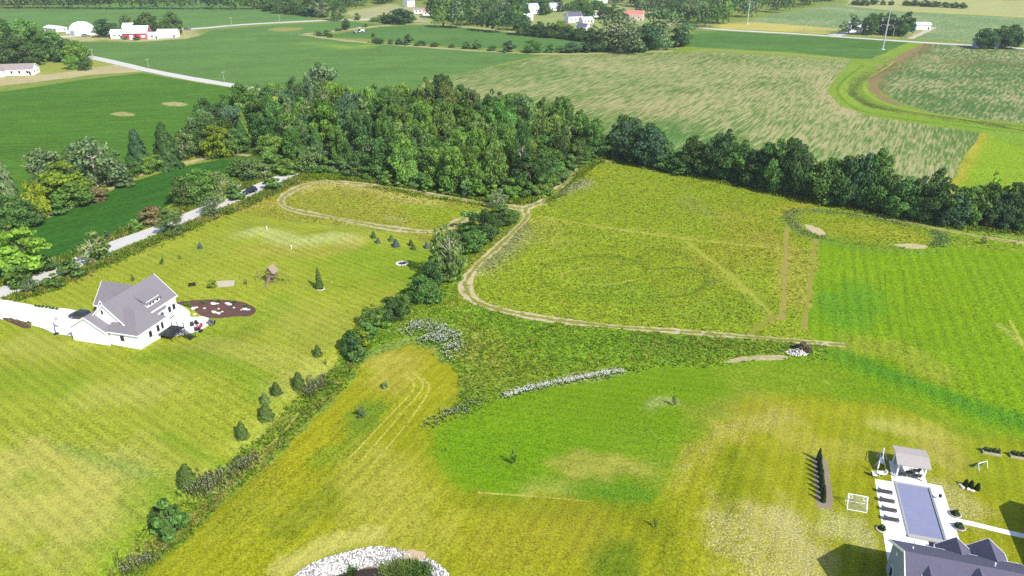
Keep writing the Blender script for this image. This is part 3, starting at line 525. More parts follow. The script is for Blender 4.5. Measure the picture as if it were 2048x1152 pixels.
for p, r, c, s, mx in (
    ([(900, 900), (1000, 920), (1100, 880)], 10, C(122, 162, 24), .7, (0, .03, .2)), ([(1240, 990), (1290, 990), (1200, 985)], 3, C(92, 146, 42), .6, (0, 0, .3)), ([(1140, 930), (1240, 930), (1290, 940)], 3.5, C(172, 160, 74), .6, (.6, .2, 0)), ([(1060, 985), (1110, 975)], 2, DRYC, .5, (.6, .1, 0)), ([(1100, 800), (1350, 780)], 6, C(126, 156, 26), .6, None), ([(1480, 760), (1640, 750)], 6, C(140, 160, 40), .6, (.2, .1, .1)), ([(1420, 830), (1500, 800)], 4, C(172, 164, 70), .5, (.4, .35, 0)), ([(1300, 810), (1340, 800)], 1.5, C(190, 184, 140), .3, (.3, .5, 0)), ([(1900, 845), (2060, 880), (2200, 910)], 4, C(74, 138, 34), .7, (0, 0, .3)), ([(1250, 870), (1330, 900)], 5, C(128, 160, 40), .5, None)):
    blob(gl, p, r, c, s, mx)
for p, r, c, s, mx in (
    ([(1680, 710), (1760, 740), (1830, 770), (1960, 820), (2060, 850)], 3.2, C(84, 144, 38), .75, (0, 0, .9)), ([(1730, 690), (1800, 700), (1860, 740)], 5, C(160, 162, 56), .6, (.35, .1, .2)), ([(1660, 600), (1700, 640), (1720, 580)], 6, C(100, 154, 40), .7, (0, 0, .6)), ([(1800, 560), (1900, 600)], 12, C(136, 166, 18), .5, None), ([(1900, 700), (2040, 720)], 10, C(128, 160, 18), .5, None), ([(1640, 480), (1720, 500), (1880, 505)], 2, C(118, 156, 50), .6, (.1, .1, .8)), ([(2000, 650), (2048, 690)], .9, DRYC, .5, (.5, .2, 0))):
    blob(hy, p, r, c, s, mx)
for p, r, c, s, mx in (
    ([(690, 730), (640, 790)], 2, C(110, 150, 44), .6, None), ([(430, 1000), (380, 1040), (320, 1090)], 1.2, C(150, 124, 70), .75, (.8, .1, .6)), ([(560, 880), (470, 960)], 1.0, C(160, 136, 76), .5, (.7, .1, .6)), ([(400, 975), (430, 965), (480, 935)], 2.2, C(176, 178, 130), .4, (.2, .6, 1)), ([(300, 1120), (360, 1080)], 2, C(112, 150, 36), .6, None)):
    blob(('weedy_swale',), p, r, c, s, mx)
blob(('crop_field',), [(600, 88), (650, 90), (700, 95), (735, 93)], 6, C(150, 178, 62), .8)
blob(('crop_field',), [(1846, 92), (1800, 118), (1760, 140), (1738, 165), (1745, 185)], 7, None, 0, (.3, .85, 0))
blob(('crop_field',), [(1640, 155), (1650, 190), (1690, 222)], 7, None, 0, (.95, .1, 0))
blob(('crop_field',), [(1890, 120), (1920, 130), (1960, 118), (2030, 130)], 8, None, 0, (.5, .4, 0))
blob(('crop_field',), [(1400, 110), (1500, 150), (1400, 190), (1300, 210), (1520, 180)], 26, None, 0, (.78, .03, 0))
blob(('crop_field',), [(1170, 208), (1250, 215), (1360, 225)], 9, None, 0, (.85, .15, 0))
blob(('crop_field',), [(1300, 270), (1500, 310), (1700, 340)], 20, C(84, 140, 62), .6, (.5, 0, 0))
blob(('grassed_ditch',), [(1780, 128), (1712, 165), (1700, 185), (1735, 210), (1800, 226), (1900, 240), (2080, 262)], 2.4, C(104, 124, 56), .8, (.3, .05, 1))
blob(('weedy_field',), [(1963, 267), (1932, 310), (1890, 385)], 3.5, C(196, 176, 60), .8, (.4, 0, .5))
blob(('weedy_field',), [(2000, 270), (2060, 290)], 6, C(120, 160, 60), .5, None)
blob(('dry_field',), [(1850, 24), (1960, 30), (2040, 36)], 18, C(206, 196, 96), .6, (.5, 0, 0))

def build_ground():
    xs, ys = [], []
    def grid(x0, x1, y0, y1, s, test=None):
        gx, gy = np.meshgrid(np.arange(x0, x1, s), np.arange(y0, y1, s)); gx = gx.ravel(); gy = gy.ravel()
        gx = gx + nrg.uniform(-.3, .3, gx.shape) * s; gy = gy + nrg.uniform(-.3, .3, gy.shape) * s
        k = np.abs(gx) < gy * .80 + 30
        if test is not None: k &= test(gx, gy)
        xs.append(gx[k]); ys.append(gy[k])
    grid(-130, 130, 50, 150, 1.05); grid(-220, 220, 150, 250, 1.7); grid(-330, 330, 250, 420, 3.2); grid(-820, 820, 420, 1050, 11)
    grid(-4500, 4500, -3000, 5000, 420, lambda a, b: True)
    pts = list(zip(np.concatenate(xs).tolist(), np.concatenate(ys).tolist())); edges = []
    for z in ZONES:
        b = len(pts); P = z['P']; n = len(P); pts += [tuple(p) for p in P.tolist()]
        edges += [(b + i, b + (i + 1) % n) for i in range(n)]
        if z['extra']: pts += [tuple(p) for p in z['extra']['line'].tolist()]
    vs, es, fs, *_ = delaunay_2d_cdt([Vector(p) for p in pts], edges, [], 0, 1e-4, False)
    V = np.array([(v[0], v[1]) for v in vs]); F = np.array([f for f in fs if len(f) == 3], np.int64)
    # drop slivers folded to zero area and orient upwards
    a = V[F[:, 0]]; b = V[F[:, 1]]; c = V[F[:, 2]]
    ar = (b[:, 0] - a[:, 0]) * (c[:, 1] - a[:, 1]) - (b[:, 1] - a[:, 1]) * (c[:, 0] - a[:, 0])
    F[ar < 0] = F[ar < 0][:, ::-1]
    cen = (a + b + c) / 3; owner = np.full(len(F), -1)
    for i, z in enumerate(ZONES): owner[pip(cen[:, 0], cen[:, 1], z['P'])] = i
    zz = T(V[:, 0], V[:, 1])
    base = dict(name='ground', label='open grassy farmland between the fields', mat=VERGE, col=np.array(C(140, 158, 74)), mix=np.array((.25, 0, .4)), extra=None)
    gsum = np.zeros((len(V), 7)); parts = []
    for i in range(-1, len(ZONES)):
        z = base if i < 0 else ZONES[i]
        f = F[owner == i]
        if not len(f): print('EMPTY ZONE', z['label']); continue
        u, inv = np.unique(f, return_inverse=True); f2 = inv.reshape(f.shape)
        x, y = V[u, 0], V[u, 1]
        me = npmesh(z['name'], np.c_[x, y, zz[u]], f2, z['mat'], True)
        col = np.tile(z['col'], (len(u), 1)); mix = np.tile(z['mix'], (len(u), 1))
        for zs, W, rad, bc, s, bm_, kind, soft in BLOBS:
            if z['name'] not in zs: continue
            d = seg_dist(x, y, W if len(W) > 1 else np.vstack([W, W + .01])) / rad
            d = d * (1 + .3 * np.sin(x * .9 + y * .4) * np.sin(y * .7 - x * .3)) + .12 * np.sin(x * .35 + 1) 
            k = np.clip(1.35 - d, 0, 1); k = k * k * (3 - 2 * k)
            if bc is not None: col = col * (1 - (k * s)[:, None]) + bc * (k * s)[:, None]
            if bm_ is not None: mix = mix * (1 - k[:, None]) + np.array(bm_) * k[:, None]
        if z['extra'] and z['extra']['cm'] is not None:
            d = seg_dist(x, y, z['extra']['line']) / z['extra']['half']
            mix[:, 0] = np.where(d < .35, z['extra']['cm'], mix[:, 0])
        soft_ = z['mat'] in GRASSES
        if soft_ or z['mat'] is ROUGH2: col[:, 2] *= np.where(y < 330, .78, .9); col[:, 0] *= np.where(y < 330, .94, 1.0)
        if soft_: np.add.at(gsum, u, np.c_[col, mix, np.ones(len(u))])
        parts.append((me, u, col, mix, soft_))
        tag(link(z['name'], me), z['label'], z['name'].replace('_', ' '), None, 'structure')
    G = np.where(gsum[:, 6:] > 0, gsum[:, :6] / np.maximum(gsum[:, 6:], 1), 0)
    mow = {i for i, z in enumerate(ZONES) if z['name'] in ('mown_strip', 'green_lawn', 'hay_meadow')}
    tri = np.isin(owner, list(mow)); E_ = np.vstack([F[tri][:, [0, 1]], F[tri][:, [1, 2]], F[tri][:, [2, 0]]]); E_ = np.vstack([E_, E_[:, ::-1]])
    cnt = np.zeros((len(V), 3), bool)
    for k_, i in enumerate(sorted(mow)): cnt[np.unique(F[owner == i]), k_] = True
    S = cnt.sum(1) > 1
    for _ in range(4):
        S2 = S.copy(); S2[E_[:, 1][S[E_[:, 0]]]] = True; S = S2
    allm = cnt.any(1); hardv = np.zeros(len(V), bool); hardv[np.unique(F[~tri])] = True; S &= ~hardv
    for _ in range(7):
        acc = np.zeros((len(V), 7)); k_ = S[E_[:, 0]]; np.add.at(acc, E_[k_, 0], np.c_[G[E_[k_, 1]], np.ones(k_.sum())]); m_ = S & (acc[:, 6] > 0); G[m_] = .4 * G[m_] + .6 * acc[m_, :6] / acc[m_, 6:]
    for me, u, col, mix, soft_ in parts:      # neighbouring grasses grow into each other
        if soft_: col = G[u, :3]; mix = G[u, 3:6]
        color_attr(me, 'Col', col); color_attr(me, 'Mix', mix)
GRASSES = (MOW1, MOW2, MOW3, HAY, ROUGH, VERGE)
build_ground()

# ------------------------------------------------------------------ tree kinds (unit size: 1 wide, 1 tall), copied and scaled for every single tree
def leaf_quads(cen, nrm, size, rg, aspect=.7):
    n = len(cen); r = rg.normal(size=(n, 3)); t = np.cross(nrm, r); t /= np.linalg.norm(t, axis=1)[:, None] + 1e-9
    b = np.cross(nrm, t); s = size[:, None]
    V = np.stack([cen - t * s - b * s * aspect * .5, cen + t * s * .2 - b * s * aspect, cen + t * s + b * s * aspect * .4, cen - t * s * .3 + b * s * aspect], 1)
    return V.reshape(-1, 3), np.arange(4 * n).reshape(n, 4)
def limb_mesh(mb, rg, h0, h1, spread, n, r):
    mb.tube((0, 0, -.03), (0, 0, h0), r * 1.25, r, 7); mb.tube((0, 0, h0), (rg.normal(0, .02), rg.normal(0, .02), h1), r, r * .35, 6)
    for i in range(n):
        a = i * 2.4 + rg.uniform(-.4, .4); z = h0 + (h1 - h0) * rg.uniform(0, .7)
        mb.tube((0, 0, z), (math.cos(a) * spread * rg.uniform(.6, 1), math.sin(a) * spread * rg.uniform(.6, 1), z + (1 - z) * rg.uniform(.3, .6)), r * .5, r * .15, 5)
PROTO = {}
def make_kind(kind, seed, lobes, leaves, leaf, z0, shape, core=.8, bark=BARK, limbs=6, trunk_r=.025, flat_top=0.0, density=1.0, spread=.3):
    rg = np.random.default_rng(seed); cen = []; nr = []; lv = []
    L = []
    for i in range(lobes):
        for _ in range(200):
            z = rg.uniform(0, 1); a = rg.uniform(0, 2 * math.pi); rr = math.sqrt(rg.uniform(0.05, 1))
            rad = shape(z)
            if rg.uniform() < rad / .5 + .1: break
        lr = rg.uniform(.09, .19) * (.55 + .45 * rad / .5)
        L.append((math.cos(a) * rr * max(rad - lr * .6, .02), math.sin(a) * rr * max(rad - lr * .6, .02), z0 + (1 - z0) * z * (1 - lr * .6), lr, rg.uniform(.78, 1.22)))
    wts = np.array([l[3] ** 2 for l in L]); wts /= wts.sum()
    for (x, y, z, lr, br), wgt in zip(L, wts):
        m = max(8, int(leaves * wgt)); d = rg.normal(size=(m, 3)); d[:, 2] += .35; d /= np.linalg.norm(d, axis=1)[:, None]
        rad = lr * rg.uniform(.62, 1.08, m) ** .6
        p = np.c_[x + d[:, 0] * rad, y + d[:, 1] * rad, z + d[:, 2] * rad * (.72 - .3 * flat_top)]
        cen.append(p); q = d + rg.normal(0, .55, (m, 3)); q /= np.linalg.norm(q, axis=1)[:, None]; nr.append(q)
        lv.append(br * rg.uniform(.6, 1.5, m))
    cen = np.vstack(cen); nr = np.vstack(nr); lv = np.concatenate(lv)
    cen[:, 2] = np.maximum(cen[:, 2], .01)
    ext = np.percentile(np.abs(cen[:, :2]), 98) * 2; cen[:, :2] /= ext; cen[:, 2] /= np.percentile(cen[:, 2], 99.5)
    V, F = leaf_quads(cen, nr, leaf * rg.uniform(.6, 1.4, len(cen)), rg)
    me = npmesh('crown', V, F, LEAF); float_attr(me, 'Lv', lv)
    mb = MB(); limb_mesh(mb, rg, z0 + .12, .8, spread, limbs, trunk_r)
    tm = mb.build('trunk', bark); tme = tm.data; bpy.data.objects.remove(tm)
    PROTO.setdefault(kind, []).append((me, tme))
dome = lambda z: .5 * math.sqrt(max(0.0, 1 - (1.25 * z - .25) ** 2)) * (.72 + .28 * min(1, z * 4))
egg = lambda z: .5 * math.sqrt(max(0.0, 1 - (2 * z - 1) ** 2)) ** .8
mush = lambda z: .5 * (1 - z) ** .45 * (.6 + .4 * min(1, z * 3))
for s in range(6): make_kind('round', 10 + s, 44, 5200, .029, .08, dome)
for s in range(5): make_kind('wood', 30 + s, 40, 4600, .032, .25, egg)
for s in range(2): make_kind('tall', 40 + s, 34, 4200, .028, .16, egg, flat_top=.3, limbs=9)
for s in range(3): make_kind('willow', 50 + s, 34, 2300, .030, .08, dome, bark=PALEBARK, limbs=12, spread=.42)
for s in range(4): make_kind('bush', 60 + s, 18, 1500, .060, .0, mush, limbs=4, trunk_r=.02)
for s in range(2): make_kind('airy', 70 + s, 20, 900, .040, .15, egg, bark=PALEBARK, limbs=14, spread=.4)
for s in range(1): make_kind('layered', 80 + s, 34, 3800, .034, .14, dome, flat_top=1.4)
def make_conifer(kind, seed, tiers, leaves, leaf, fat, power, z0):
    rg = np.random.default_rng(seed); cen = []; nr = []
    for i in range(leaves):
        z = 1 - rg.uniform(0, 1) ** .62; t = (z * tiers) % 1.0
        rad = .5 * (1 - z) ** power * (1 - .32 * t * fat) * rg.uniform(.72, 1.03) + .01; a = rg.uniform(0, 2 * math.pi)
        rad *= 1 + .14 * math.sin(a * 5 + z * 17)
        cen.append((math.cos(a) * rad, math.sin(a) * rad, z0 + (1 - z0) * z)); nr.append((math.cos(a) + rg.normal(0, .4), math.sin(a) + rg.normal(0, .4), .55 + rg.normal(0, .4)))
    cen = np.array(cen); nr = np.array(nr); nr /= np.linalg.norm(nr, axis=1)[:, None]
    V, F = leaf_quads(cen, nr, leaf * rg.uniform(.6, 1.4, leaves) * (.45 + .55 * (1 - cen[:, 2])), rg, .5)
    me = npmesh('crown', V, F, LEAF); float_attr(me, 'Lv', rg.uniform(.65, 1.35, leaves))
    mb = MB(); mb.tube((0, 0, -.03), (0, 0, .95), .03, .006, 7); tm = mb.build('trunk', BARK); tme = tm.data; bpy.data.objects.remove(tm)
    PROTO.setdefault(kind, []).append((me, tme))
for s in range(3): make_conifer('spruce', 90 + s, 8, 2600, .075, .7, .60, .02)
for s in range(2): make_conifer('pine', 95 + s, 6, 1100, .085, 1.6, .62, .10)
make_conifer('column', 99, 14, 1800, .10, .25, .42, .01)
def tree_obj(kind, name, p, w_, h_, col, label, cat='tree', group=None, variant=None):
    vs = PROTO[kind]; me, tme = vs[rnd.randrange(len(vs)) if variant is None else variant]
    o = empty(name, (p[0], p[1], p[2] - .02), rnd.uniform(0, 6.28), (w_, w_, h_))
    c = link('crown', me, o); c.color = (col[0], col[1], col[2], 1); link('trunk', tme, o)
    tag(o, label, cat, group); return o
def tree(kind, name, bx, by, ty, wpx, col, label, cat='tree', group=None, variant=None):
    p = at(bx, by); h_ = height_from(p, ty); w_ = wpx * depth(p) / FPX
    return tree_obj(kind, name, p, w_, h_, col, label, cat, group, variant)
# leaf colours (the leaves' own, before light)
GD = (.070, .128, .038); GM = (.100, .180, .042); GL = (.135, .230, .044); GY_ = (.19, .26, .026); GG = (.135, .190, .082); GB = (.080, .145, .064); GO_ = (.135, .195, .060); YL = (.22, .29, .024); BR = (.20, .17, .075); LIME = (.190, .285, .036)
def vary(c, a=.15):
    k = 1 + rnd.uniform(-a, a); return (c[0] * k * (1 + rnd.uniform(-a, a) * .6), c[1] * k, c[2] * k * (1 + rnd.uniform(-a, a)))

# --- the woodlot
WOODP = np.array([np.asarray(at(*p))[:2] for p in ((420, 318), (395, 262), (530, 218), (640, 206), (720, 222), (900, 228), (1010, 245), (1180, 290), (1205, 310), (1130, 348), (1078, 388), (990, 390), (860, 378), (700, 348), (630, 338), (560, 318), (500, 302))])
ROADL = [np.asarray(at(*p))[:2] for p in ((540, 365), (602, 339), (680, 306), (760, 275))]
def scatter_pts(P, dmin, tries, avoid=None, rad=5.5):
    out = []; lo = P.min(0); hi = P.max(0)
    for _ in range(tries):
        q = np.array([rnd.uniform(lo[0], hi[0]), rnd.uniform(lo[1], hi[1])])
        if not pip(np.array([q[0]]), np.array([q[1]]), P)[0]: continue
        if avoid is not None and seg_dist(q[0], q[1], avoid) < rad: continue
        if out and min((q[0] - o[0]) ** 2 + (q[1] - o[1]) ** 2 for o in out) < dmin * dmin: continue
        out.append(q)
    return out
wl = scatter_pts(WOODP, 7.0, 9000, ROADL)
EDGES_ = [(n_, [np.asarray(at(*pp))[:2] for pp in a_]) for n_, a_ in (('large meadow', ((1080, 392), (1132, 352), (1205, 312))), ('small dry meadow', ((605, 345), (860, 383), (990, 394))), ('gravel road', ((602, 339), (680, 306), (760, 275))), ('soybean strip', ((400, 312), (520, 318))), ('dark soybean field', ((395, 262), (530, 218))), ('wide soybean field', ((560, 208), (720, 222), (860, 226))), ('streaky crop field', ((900, 228), (1010, 245), (1180, 290))))]
for q in wl:
    z = float(T(q[0], q[1])); e = seg_dist(q[0], q[1], np.vstack([WOODP, WOODP[:1]]))
    left = q[0] < -60
    h_ = (rnd.uniform(9.5, 15.5) if rnd.random() < .75 else rnd.uniform(15, 19)) * (.82 if e < 5 else 1.0) * (.9 if left else 1)
    kind = rnd.choice(['wood', 'wood', 'round', 'round', 'tall', 'willow'] + (['willow', 'spruce'] if left else []))
    if e < 6: kind = 'round'
    c = vary(rnd.choice([GD, GM, GM, GM, GL, GL, GO_] + ([GG, GB] if left else [])), .2)
    if rnd.random() < .02: c = vary(GY_)
    wd = rnd.uniform(6.5, 11.5)
    if kind == 'spruce': wd = 6
    tone = 'yellow-green' if c[0] > .175 else 'grey-green' if c[2] > .075 else 'light green' if c[1] > .205 else 'olive' if c[0] > .12 else 'dark green' if c[1] < .14 else 'mid-green'
    nearl = min(EDGES_, key=lambda a_: seg_dist(q[0], q[1], a_[1]))
    LBL = f'{tone} {"tall" if kind == "tall" else "broad" if wd > 9.8 else "narrow"} tree ' + (f'on the woodlot edge beside the {nearl[0]}' if e < 7 else f'inside the woodlot towards the {nearl[0]}')
    tree_obj(kind, 'woodland_tree' if kind != 'spruce' else 'spruce_tree', (q[0], q[1], z), wd, h_, c, LBL if kind != 'spruce' else 'dark conifer among the woodlot trees', 'tree', 'trees of the woodlot' if kind != 'spruce' else 'conifers in the woodlot')
tree('tall', 'cottonwood_tree', 648, 214, 126, 62, GG, 'tallest grey-green cottonwood rising above the woodlot', 'tree')
tree('round', 'yellow_tree', 556, 262, 196, 42, YL, 'bright yellow-green tree inside the woodlot', 'tree')
for bx_, by_, t__, l_ in ((500, 262, 205, 'thin half-bare tree above the dark soybean field'), (600, 300, 236, 'half-bare tree beside the road in the woodlot'), (840, 300, 232, 'half-bare tree with pale limbs in the middle of the woodlot'), (905, 330, 262, 'half-bare tree behind the small dry meadow'), (1040, 300, 240, 'half-bare tree near the meadow corner of the woodlot')): tree('airy', 'bare_tree', bx_, by_, t__, 42, GO_, l_, 'tree')
tree('airy', 'bare_tree', 735, 265, 195, 50, GO_, 'sparse tree with pale dead limbs in the woodlot', 'tree')
# understorey along the wood's southern edge
el = [np.asarray(at(*p))[:2] for p in ((605, 345), (700, 352), (780, 368), (860, 383), (930, 392), (990, 394), (1080, 392), (1132, 352), (1165, 328), (1200, 314))]
ec = catmull(el, False, 4.2)
for q in ec:
    x, y = q[0] + rnd.uniform(-1, 1), q[1] + rnd.uniform(-1, 2)
    tree_obj('bush', 'edge_bush', (x, y, float(T(x, y))), rnd.uniform(4, 6.5), rnd.uniform(2.8, 6), vary(rnd.choice([GM, GL, GL, GO_]), .2), 'leafy bush on the woodlot edge facing the ' + min(EDGES_[:2], key=lambda a_: seg_dist(x, y, a_[1]))[0], 'bush', 'bushes on the woodlot edge')
# --- eastern tree row
tx = [1205, 1240, 1290, 1340, 1360, 1385, 1410, 1440, 1500, 1530, 1570, 1610, 1640, 1690, 1730, 1770, 1800, 1830, 1860, 1890, 1915, 1950, 2000, 2048, 2200]
ty = [262, 232, 248, 285, 305, 268, 290, 262, 285, 278, 278, 300, 310, 303, 303, 335, 345, 350, 338, 375, 375, 360, 370, 368, 385]
bxs = [1205, 1290, 1400, 1500, 1600, 1700, 1800, 1900, 2060, 2250]; bys = [312, 332, 351, 373, 394, 414, 434, 450, 460, 478]
def row_tree(jx, by, t_, wd, c, v=None):
    seg = 'next to the woodlot corner' if jx < 1310 else 'behind the upper bend of the dirt track' if jx < 1430 else 'behind the middle of the large meadow' if jx < 1560 else 'behind the bare soil strips' if jx < 1660 else 'behind the left half of the oval mound' if jx < 1770 else 'behind the right half of the oval mound' if jx < 1900 else 'before the bright weedy field'
    tone = 'blue-green' if c[2] > .066 else 'deep green' if c[1] < .135 else 'fresher green'
    px_h = by - t_; size = 'tall' if px_h > 82 else 'low' if px_h < 64 else 'medium'; form = 'broad' if wd > 64 else 'slim'
    tree('round', 'row_tree', jx, by, t_, wd, c, f'{size} {form} {tone} tree {seg}', 'tree', 'trees of the eastern row', v)
for bx in range(1212, 2240, 21):
    jx = bx + rnd.uniform(-5, 5); by = float(np.interp(jx, bxs, bys)) - rnd.uniform(0, 7); t_ = float(np.interp(jx, tx, ty)) + rnd.uniform(0, 18)
    row_tree(jx, by, t_, rnd.uniform(44, 76), vary(rnd.choice([GD, GD, GD, GM, GB]), .18))
for bx, t_, wd, c, v in ((1240, 231, 52, GM, 0), (1292, 247, 74, GD, 1), (1440, 264, 60, GD, 2), (1572, 279, 70, GD, 3), (1738, 300, 66, GM, 4), (1862, 338, 40, GD, 0), (2020, 368, 74, GD, 1)):
    row_tree(bx, float(np.interp(bx, bxs, bys)) - 6, t_, wd, vary(c, .1), v)
tree('airy', 'sapling_tree', 1962, 428, 345, 50, LIME, 'light open tree with a bare trunk in the eastern row', 'tree')
# --- western hedgerow
G_ = 'trees of the western hedgerow'
for a in (('pine', 'pine_tree', 30, 428, 318, 52, GG, 'ragged grey pine in the western hedgerow', 0), ('round', 'hedgerow_tree', 22, 462, 392, 74, GM, 'broad green tree at the start of the western hedgerow', 0), ('round', 'hedgerow_tree', 62, 450, 402, 56, GD, 'dark low tree beside the ragged pine', 1),
          ('round', 'yellow_tree', 82, 438, 362, 42, YL, 'yellow-leaved tree in the western hedgerow', 2), ('layered', 'hedgerow_tree', 132, 400, 330, 92, GY_, 'lime-yellow rounded tree in the western hedgerow', 0), ('round', 'hedgerow_tree', 152, 412, 366, 70, GL, 'green tree in front of the lime-yellow tree', 3),
          ('willow', 'willow_tree', 98, 392, 300, 92, GG, 'grey willow behind the lime-yellow tree', 0), ('willow', 'willow_tree', 196, 372, 276, 104, GG, 'largest grey willow with pale leaning limbs', 1), ('willow', 'willow_tree', 168, 350, 285, 70, GO_, 'olive willow rising behind the largest grey willow', 2), ('round', 'hedgerow_tree', 228, 368, 318, 60, GG, 'dull green tree at the foot of the largest willow', 4), ('spruce', 'spruce_tree', 280, 330, 256, 44, GB, 'blue-green spruce in the western hedgerow', 0),
          ('spruce', 'spruce_tree', 338, 336, 243, 56, GD, 'dark spruce at the end of the western hedgerow', 1), ('round', 'hedgerow_tree', 262, 352, 315, 46, GM, 'small green tree under the blue-green spruce', 1), ('round', 'hedgerow_tree', 308, 345, 308, 40, GL, 'small light green tree between the two spruces', 2), ('round', 'hedgerow_tree', 392, 308, 248, 58, GD, 'dark tree where the hedgerow meets the woodlot', 3), ('willow', 'willow_tree', 370, 318, 262, 50, GO_, 'olive willow beside the dark spruce', 0), ('round', 'hedgerow_tree', 430, 305, 250, 50, GM, 'green tree at the woodlot corner', 0), ('bush', 'shrub', 196, 402, 378, 50, BR, 'rusty brown shrub below the willows', 0), ('bush', 'shrub', 250, 372, 352, 40, GG, 'grey-green shrub below the willows', 1), ('bush', 'shrub', 120, 425, 400, 44, GM, 'green shrub beneath the lime-yellow tree', 2), ('bush', 'shrub', 20, 478, 452, 40, GL, 'light shrub at the left end of the field track', 3)):
    tree(*a[:8], 'tree' if 'tree' in a[1] else 'shrub', G_, a[8])
# --- roadside
G_ = 'trees and shrubs along the gravel road'
for a in (('layered', 'roadside_tree', 58, 546, 456, 96, LIME, 'large bright lime tree standing by the gravel road', 0), ('bush', 'roadside_shrub', 42, 574, 532, 54, GL, 'green shrub under the large lime tree', 0), ('bush', 'roadside_shrub', 92, 540, 512, 44, GD, 'dark shrub in the shade of the lime tree', 1), ('bush', 'roadside_shrub', 148, 551, 519, 46, GM, 'dense dark green shrub at the roadside', 2), ('bush', 'roadside_shrub', 108, 573, 548, 38, GM, 'low green shrub beside the road, next to the lawn', 3),
          ('airy', 'sparse_tree', 62, 583, 556, 34, GG, 'grey twiggy shrub leaning over the road', 0), ('airy', 'sparse_tree', 190, 523, 468, 62, GO_, 'sparse olive tree overhanging the road', 1), ('bush', 'roadside_shrub', 208, 518, 486, 38, GL, 'yellow-green shrub below the sparse olive tree', 0), ('bush', 'roadside_shrub', 215, 476, 462, 14, GB, 'tiny dark conifer-like shrub by the soybean strip', 1), ('willow', 'roadside_shrub', 352, 464, 428, 60, GO_, 'grey-green shrub hanging over the gravel road', 0), ('bush', 'roadside_shrub', 308, 445, 414, 46, BR, 'orange-tinged shrub by the soybean strip', 2), ('bush', 'roadside_shrub', 338, 440, 418, 36, GM, 'green shrub beside the orange-tinged shrub', 3), ('bush', 'roadside_shrub', 272, 462, 440, 22, GL, 'small bush with a bare twig by the soybean strip', 0),
          ('round', 'roadside_tree', 372, 410, 354, 56, GM, 'round tree between soybean strip and road', 0), ('round', 'roadside_tree', 408, 402, 338, 60, GL, 'taller tree between soybean strip and road', 1), ('willow', 'roadside_tree', 446, 398, 342, 54, GO_, 'olive tree beside the parked black car', 1), ('willow', 'roadside_shrub', 426, 428, 392, 46, GG, 'grey shrub at the road bend before the black car', 2), ('bush', 'roadside_shrub', 470, 398, 372, 36, GM, 'green shrub just before the black car', 1), ('willow', 'roadside_tree', 505, 358, 318, 62, GO_, 'olive tree behind the black car', 0), ('bush', 'roadside_shrub', 545, 378, 356, 34, GM, 'round green shrub just past the black car', 2), ('round', 'roadside_tree', 480, 352, 318, 44, GM, 'green tree on the corner of the soybean strip', 3), ('willow', 'roadside_tree', 624, 342, 292, 54, GO_, 'olive tree where the road enters the wood', 2), ('bush', 'roadside_shrub', 570, 345, 318, 52, GL, 'light green thicket beside the road near the wood', 3), ('bush', 'roadside_shrub', 540, 340, 306, 56, GM, 'green thicket between soybean strip and wood', 0)):
    tree(*a[:8], 'tree' if 'tree' in a[1] else 'shrub', G_, a[8])
# --- hedge between lawn and meadow
G_ = 'trees of the hedge between lawn and meadow'
for a in (('airy', 'sparse_tree', 996, 416, 378, 36, GG, 'thin grey tree at the head of the middle hedge', 0), ('round', 'hedge_tree', 1004, 448, 412, 60, GM, 'green tree below the thin grey tree', 0), ('round', 'hedge_tree', 968, 478, 420, 62, GD, 'dark round tree in the middle hedge', 1), ('bush', 'hedge_bush', 940, 462, 424, 44, GL, 'light bush beside the curved dirt track end', 0), ('round', 'hedge_tree', 938, 502, 456, 56, GM, 'mid-green tree in the middle hedge', 2), ('bush', 'hedge_bush', 958, 490, 462, 40, GM, 'green bush on the meadow side of the hedge', 1), ('willow', 'hedge_tree', 908, 512, 462, 50, GO_, 'olive tree in the middle hedge', 0),
          ('airy', 'sparse_tree', 902, 562, 452, 66, GO_, 'tall sparse tree with pale bare limbs in the hedge', 1), ('round', 'hedge_tree', 884, 558, 500, 58, GM, 'round green tree under the tall sparse tree', 3), ('round', 'hedge_tree', 862, 572, 524, 46, GD, 'dark tree shading the lawn by the stone ring', 4), ('bush', 'hedge_bush', 905, 560, 522, 44, GL, 'light bush at the foot of the tall sparse tree', 2), ('round', 'hedge_tree', 842, 602, 554, 58, GM, 'spreading dark green tree in the lower hedge', 0), ('bush', 'hedge_bush', 868, 600, 570, 40, GM, 'bush beside the spreading dark green tree', 3), ('round', 'hedge_tree', 785, 640, 594, 48, GD, 'dark small tree in the lower hedge', 1), ('bush', 'hedge_bush', 805, 625, 590, 36, GM, 'bush between two dark hedge trees', 0), ('round', 'hedge_tree', 745, 655, 614, 42, GM, 'green small tree in the lower hedge', 2), ('bush', 'hedge_bush', 765, 650, 622, 40, GL, 'yellow-green bush in the lower hedge', 1), ('round', 'hedge_tree', 704, 708, 662, 40, GD, 'last dark tree at the foot of the hedge', 3), ('bush', 'hedge_bush', 722, 692, 655, 36, GY_, 'yellowish bush beside the last dark hedge tree', 2), ('bush', 'hedge_bush', 718, 716, 690, 40, GM, 'low bush at the foot of the hedge', 3), ('bush', 'hedge_bush', 735, 675, 648, 36, GM, 'bush on the meadow side of the lower hedge', 0)):
    tree(*a[:8], 'tree' if 'tree' in a[1] else 'bush', G_, a[8])
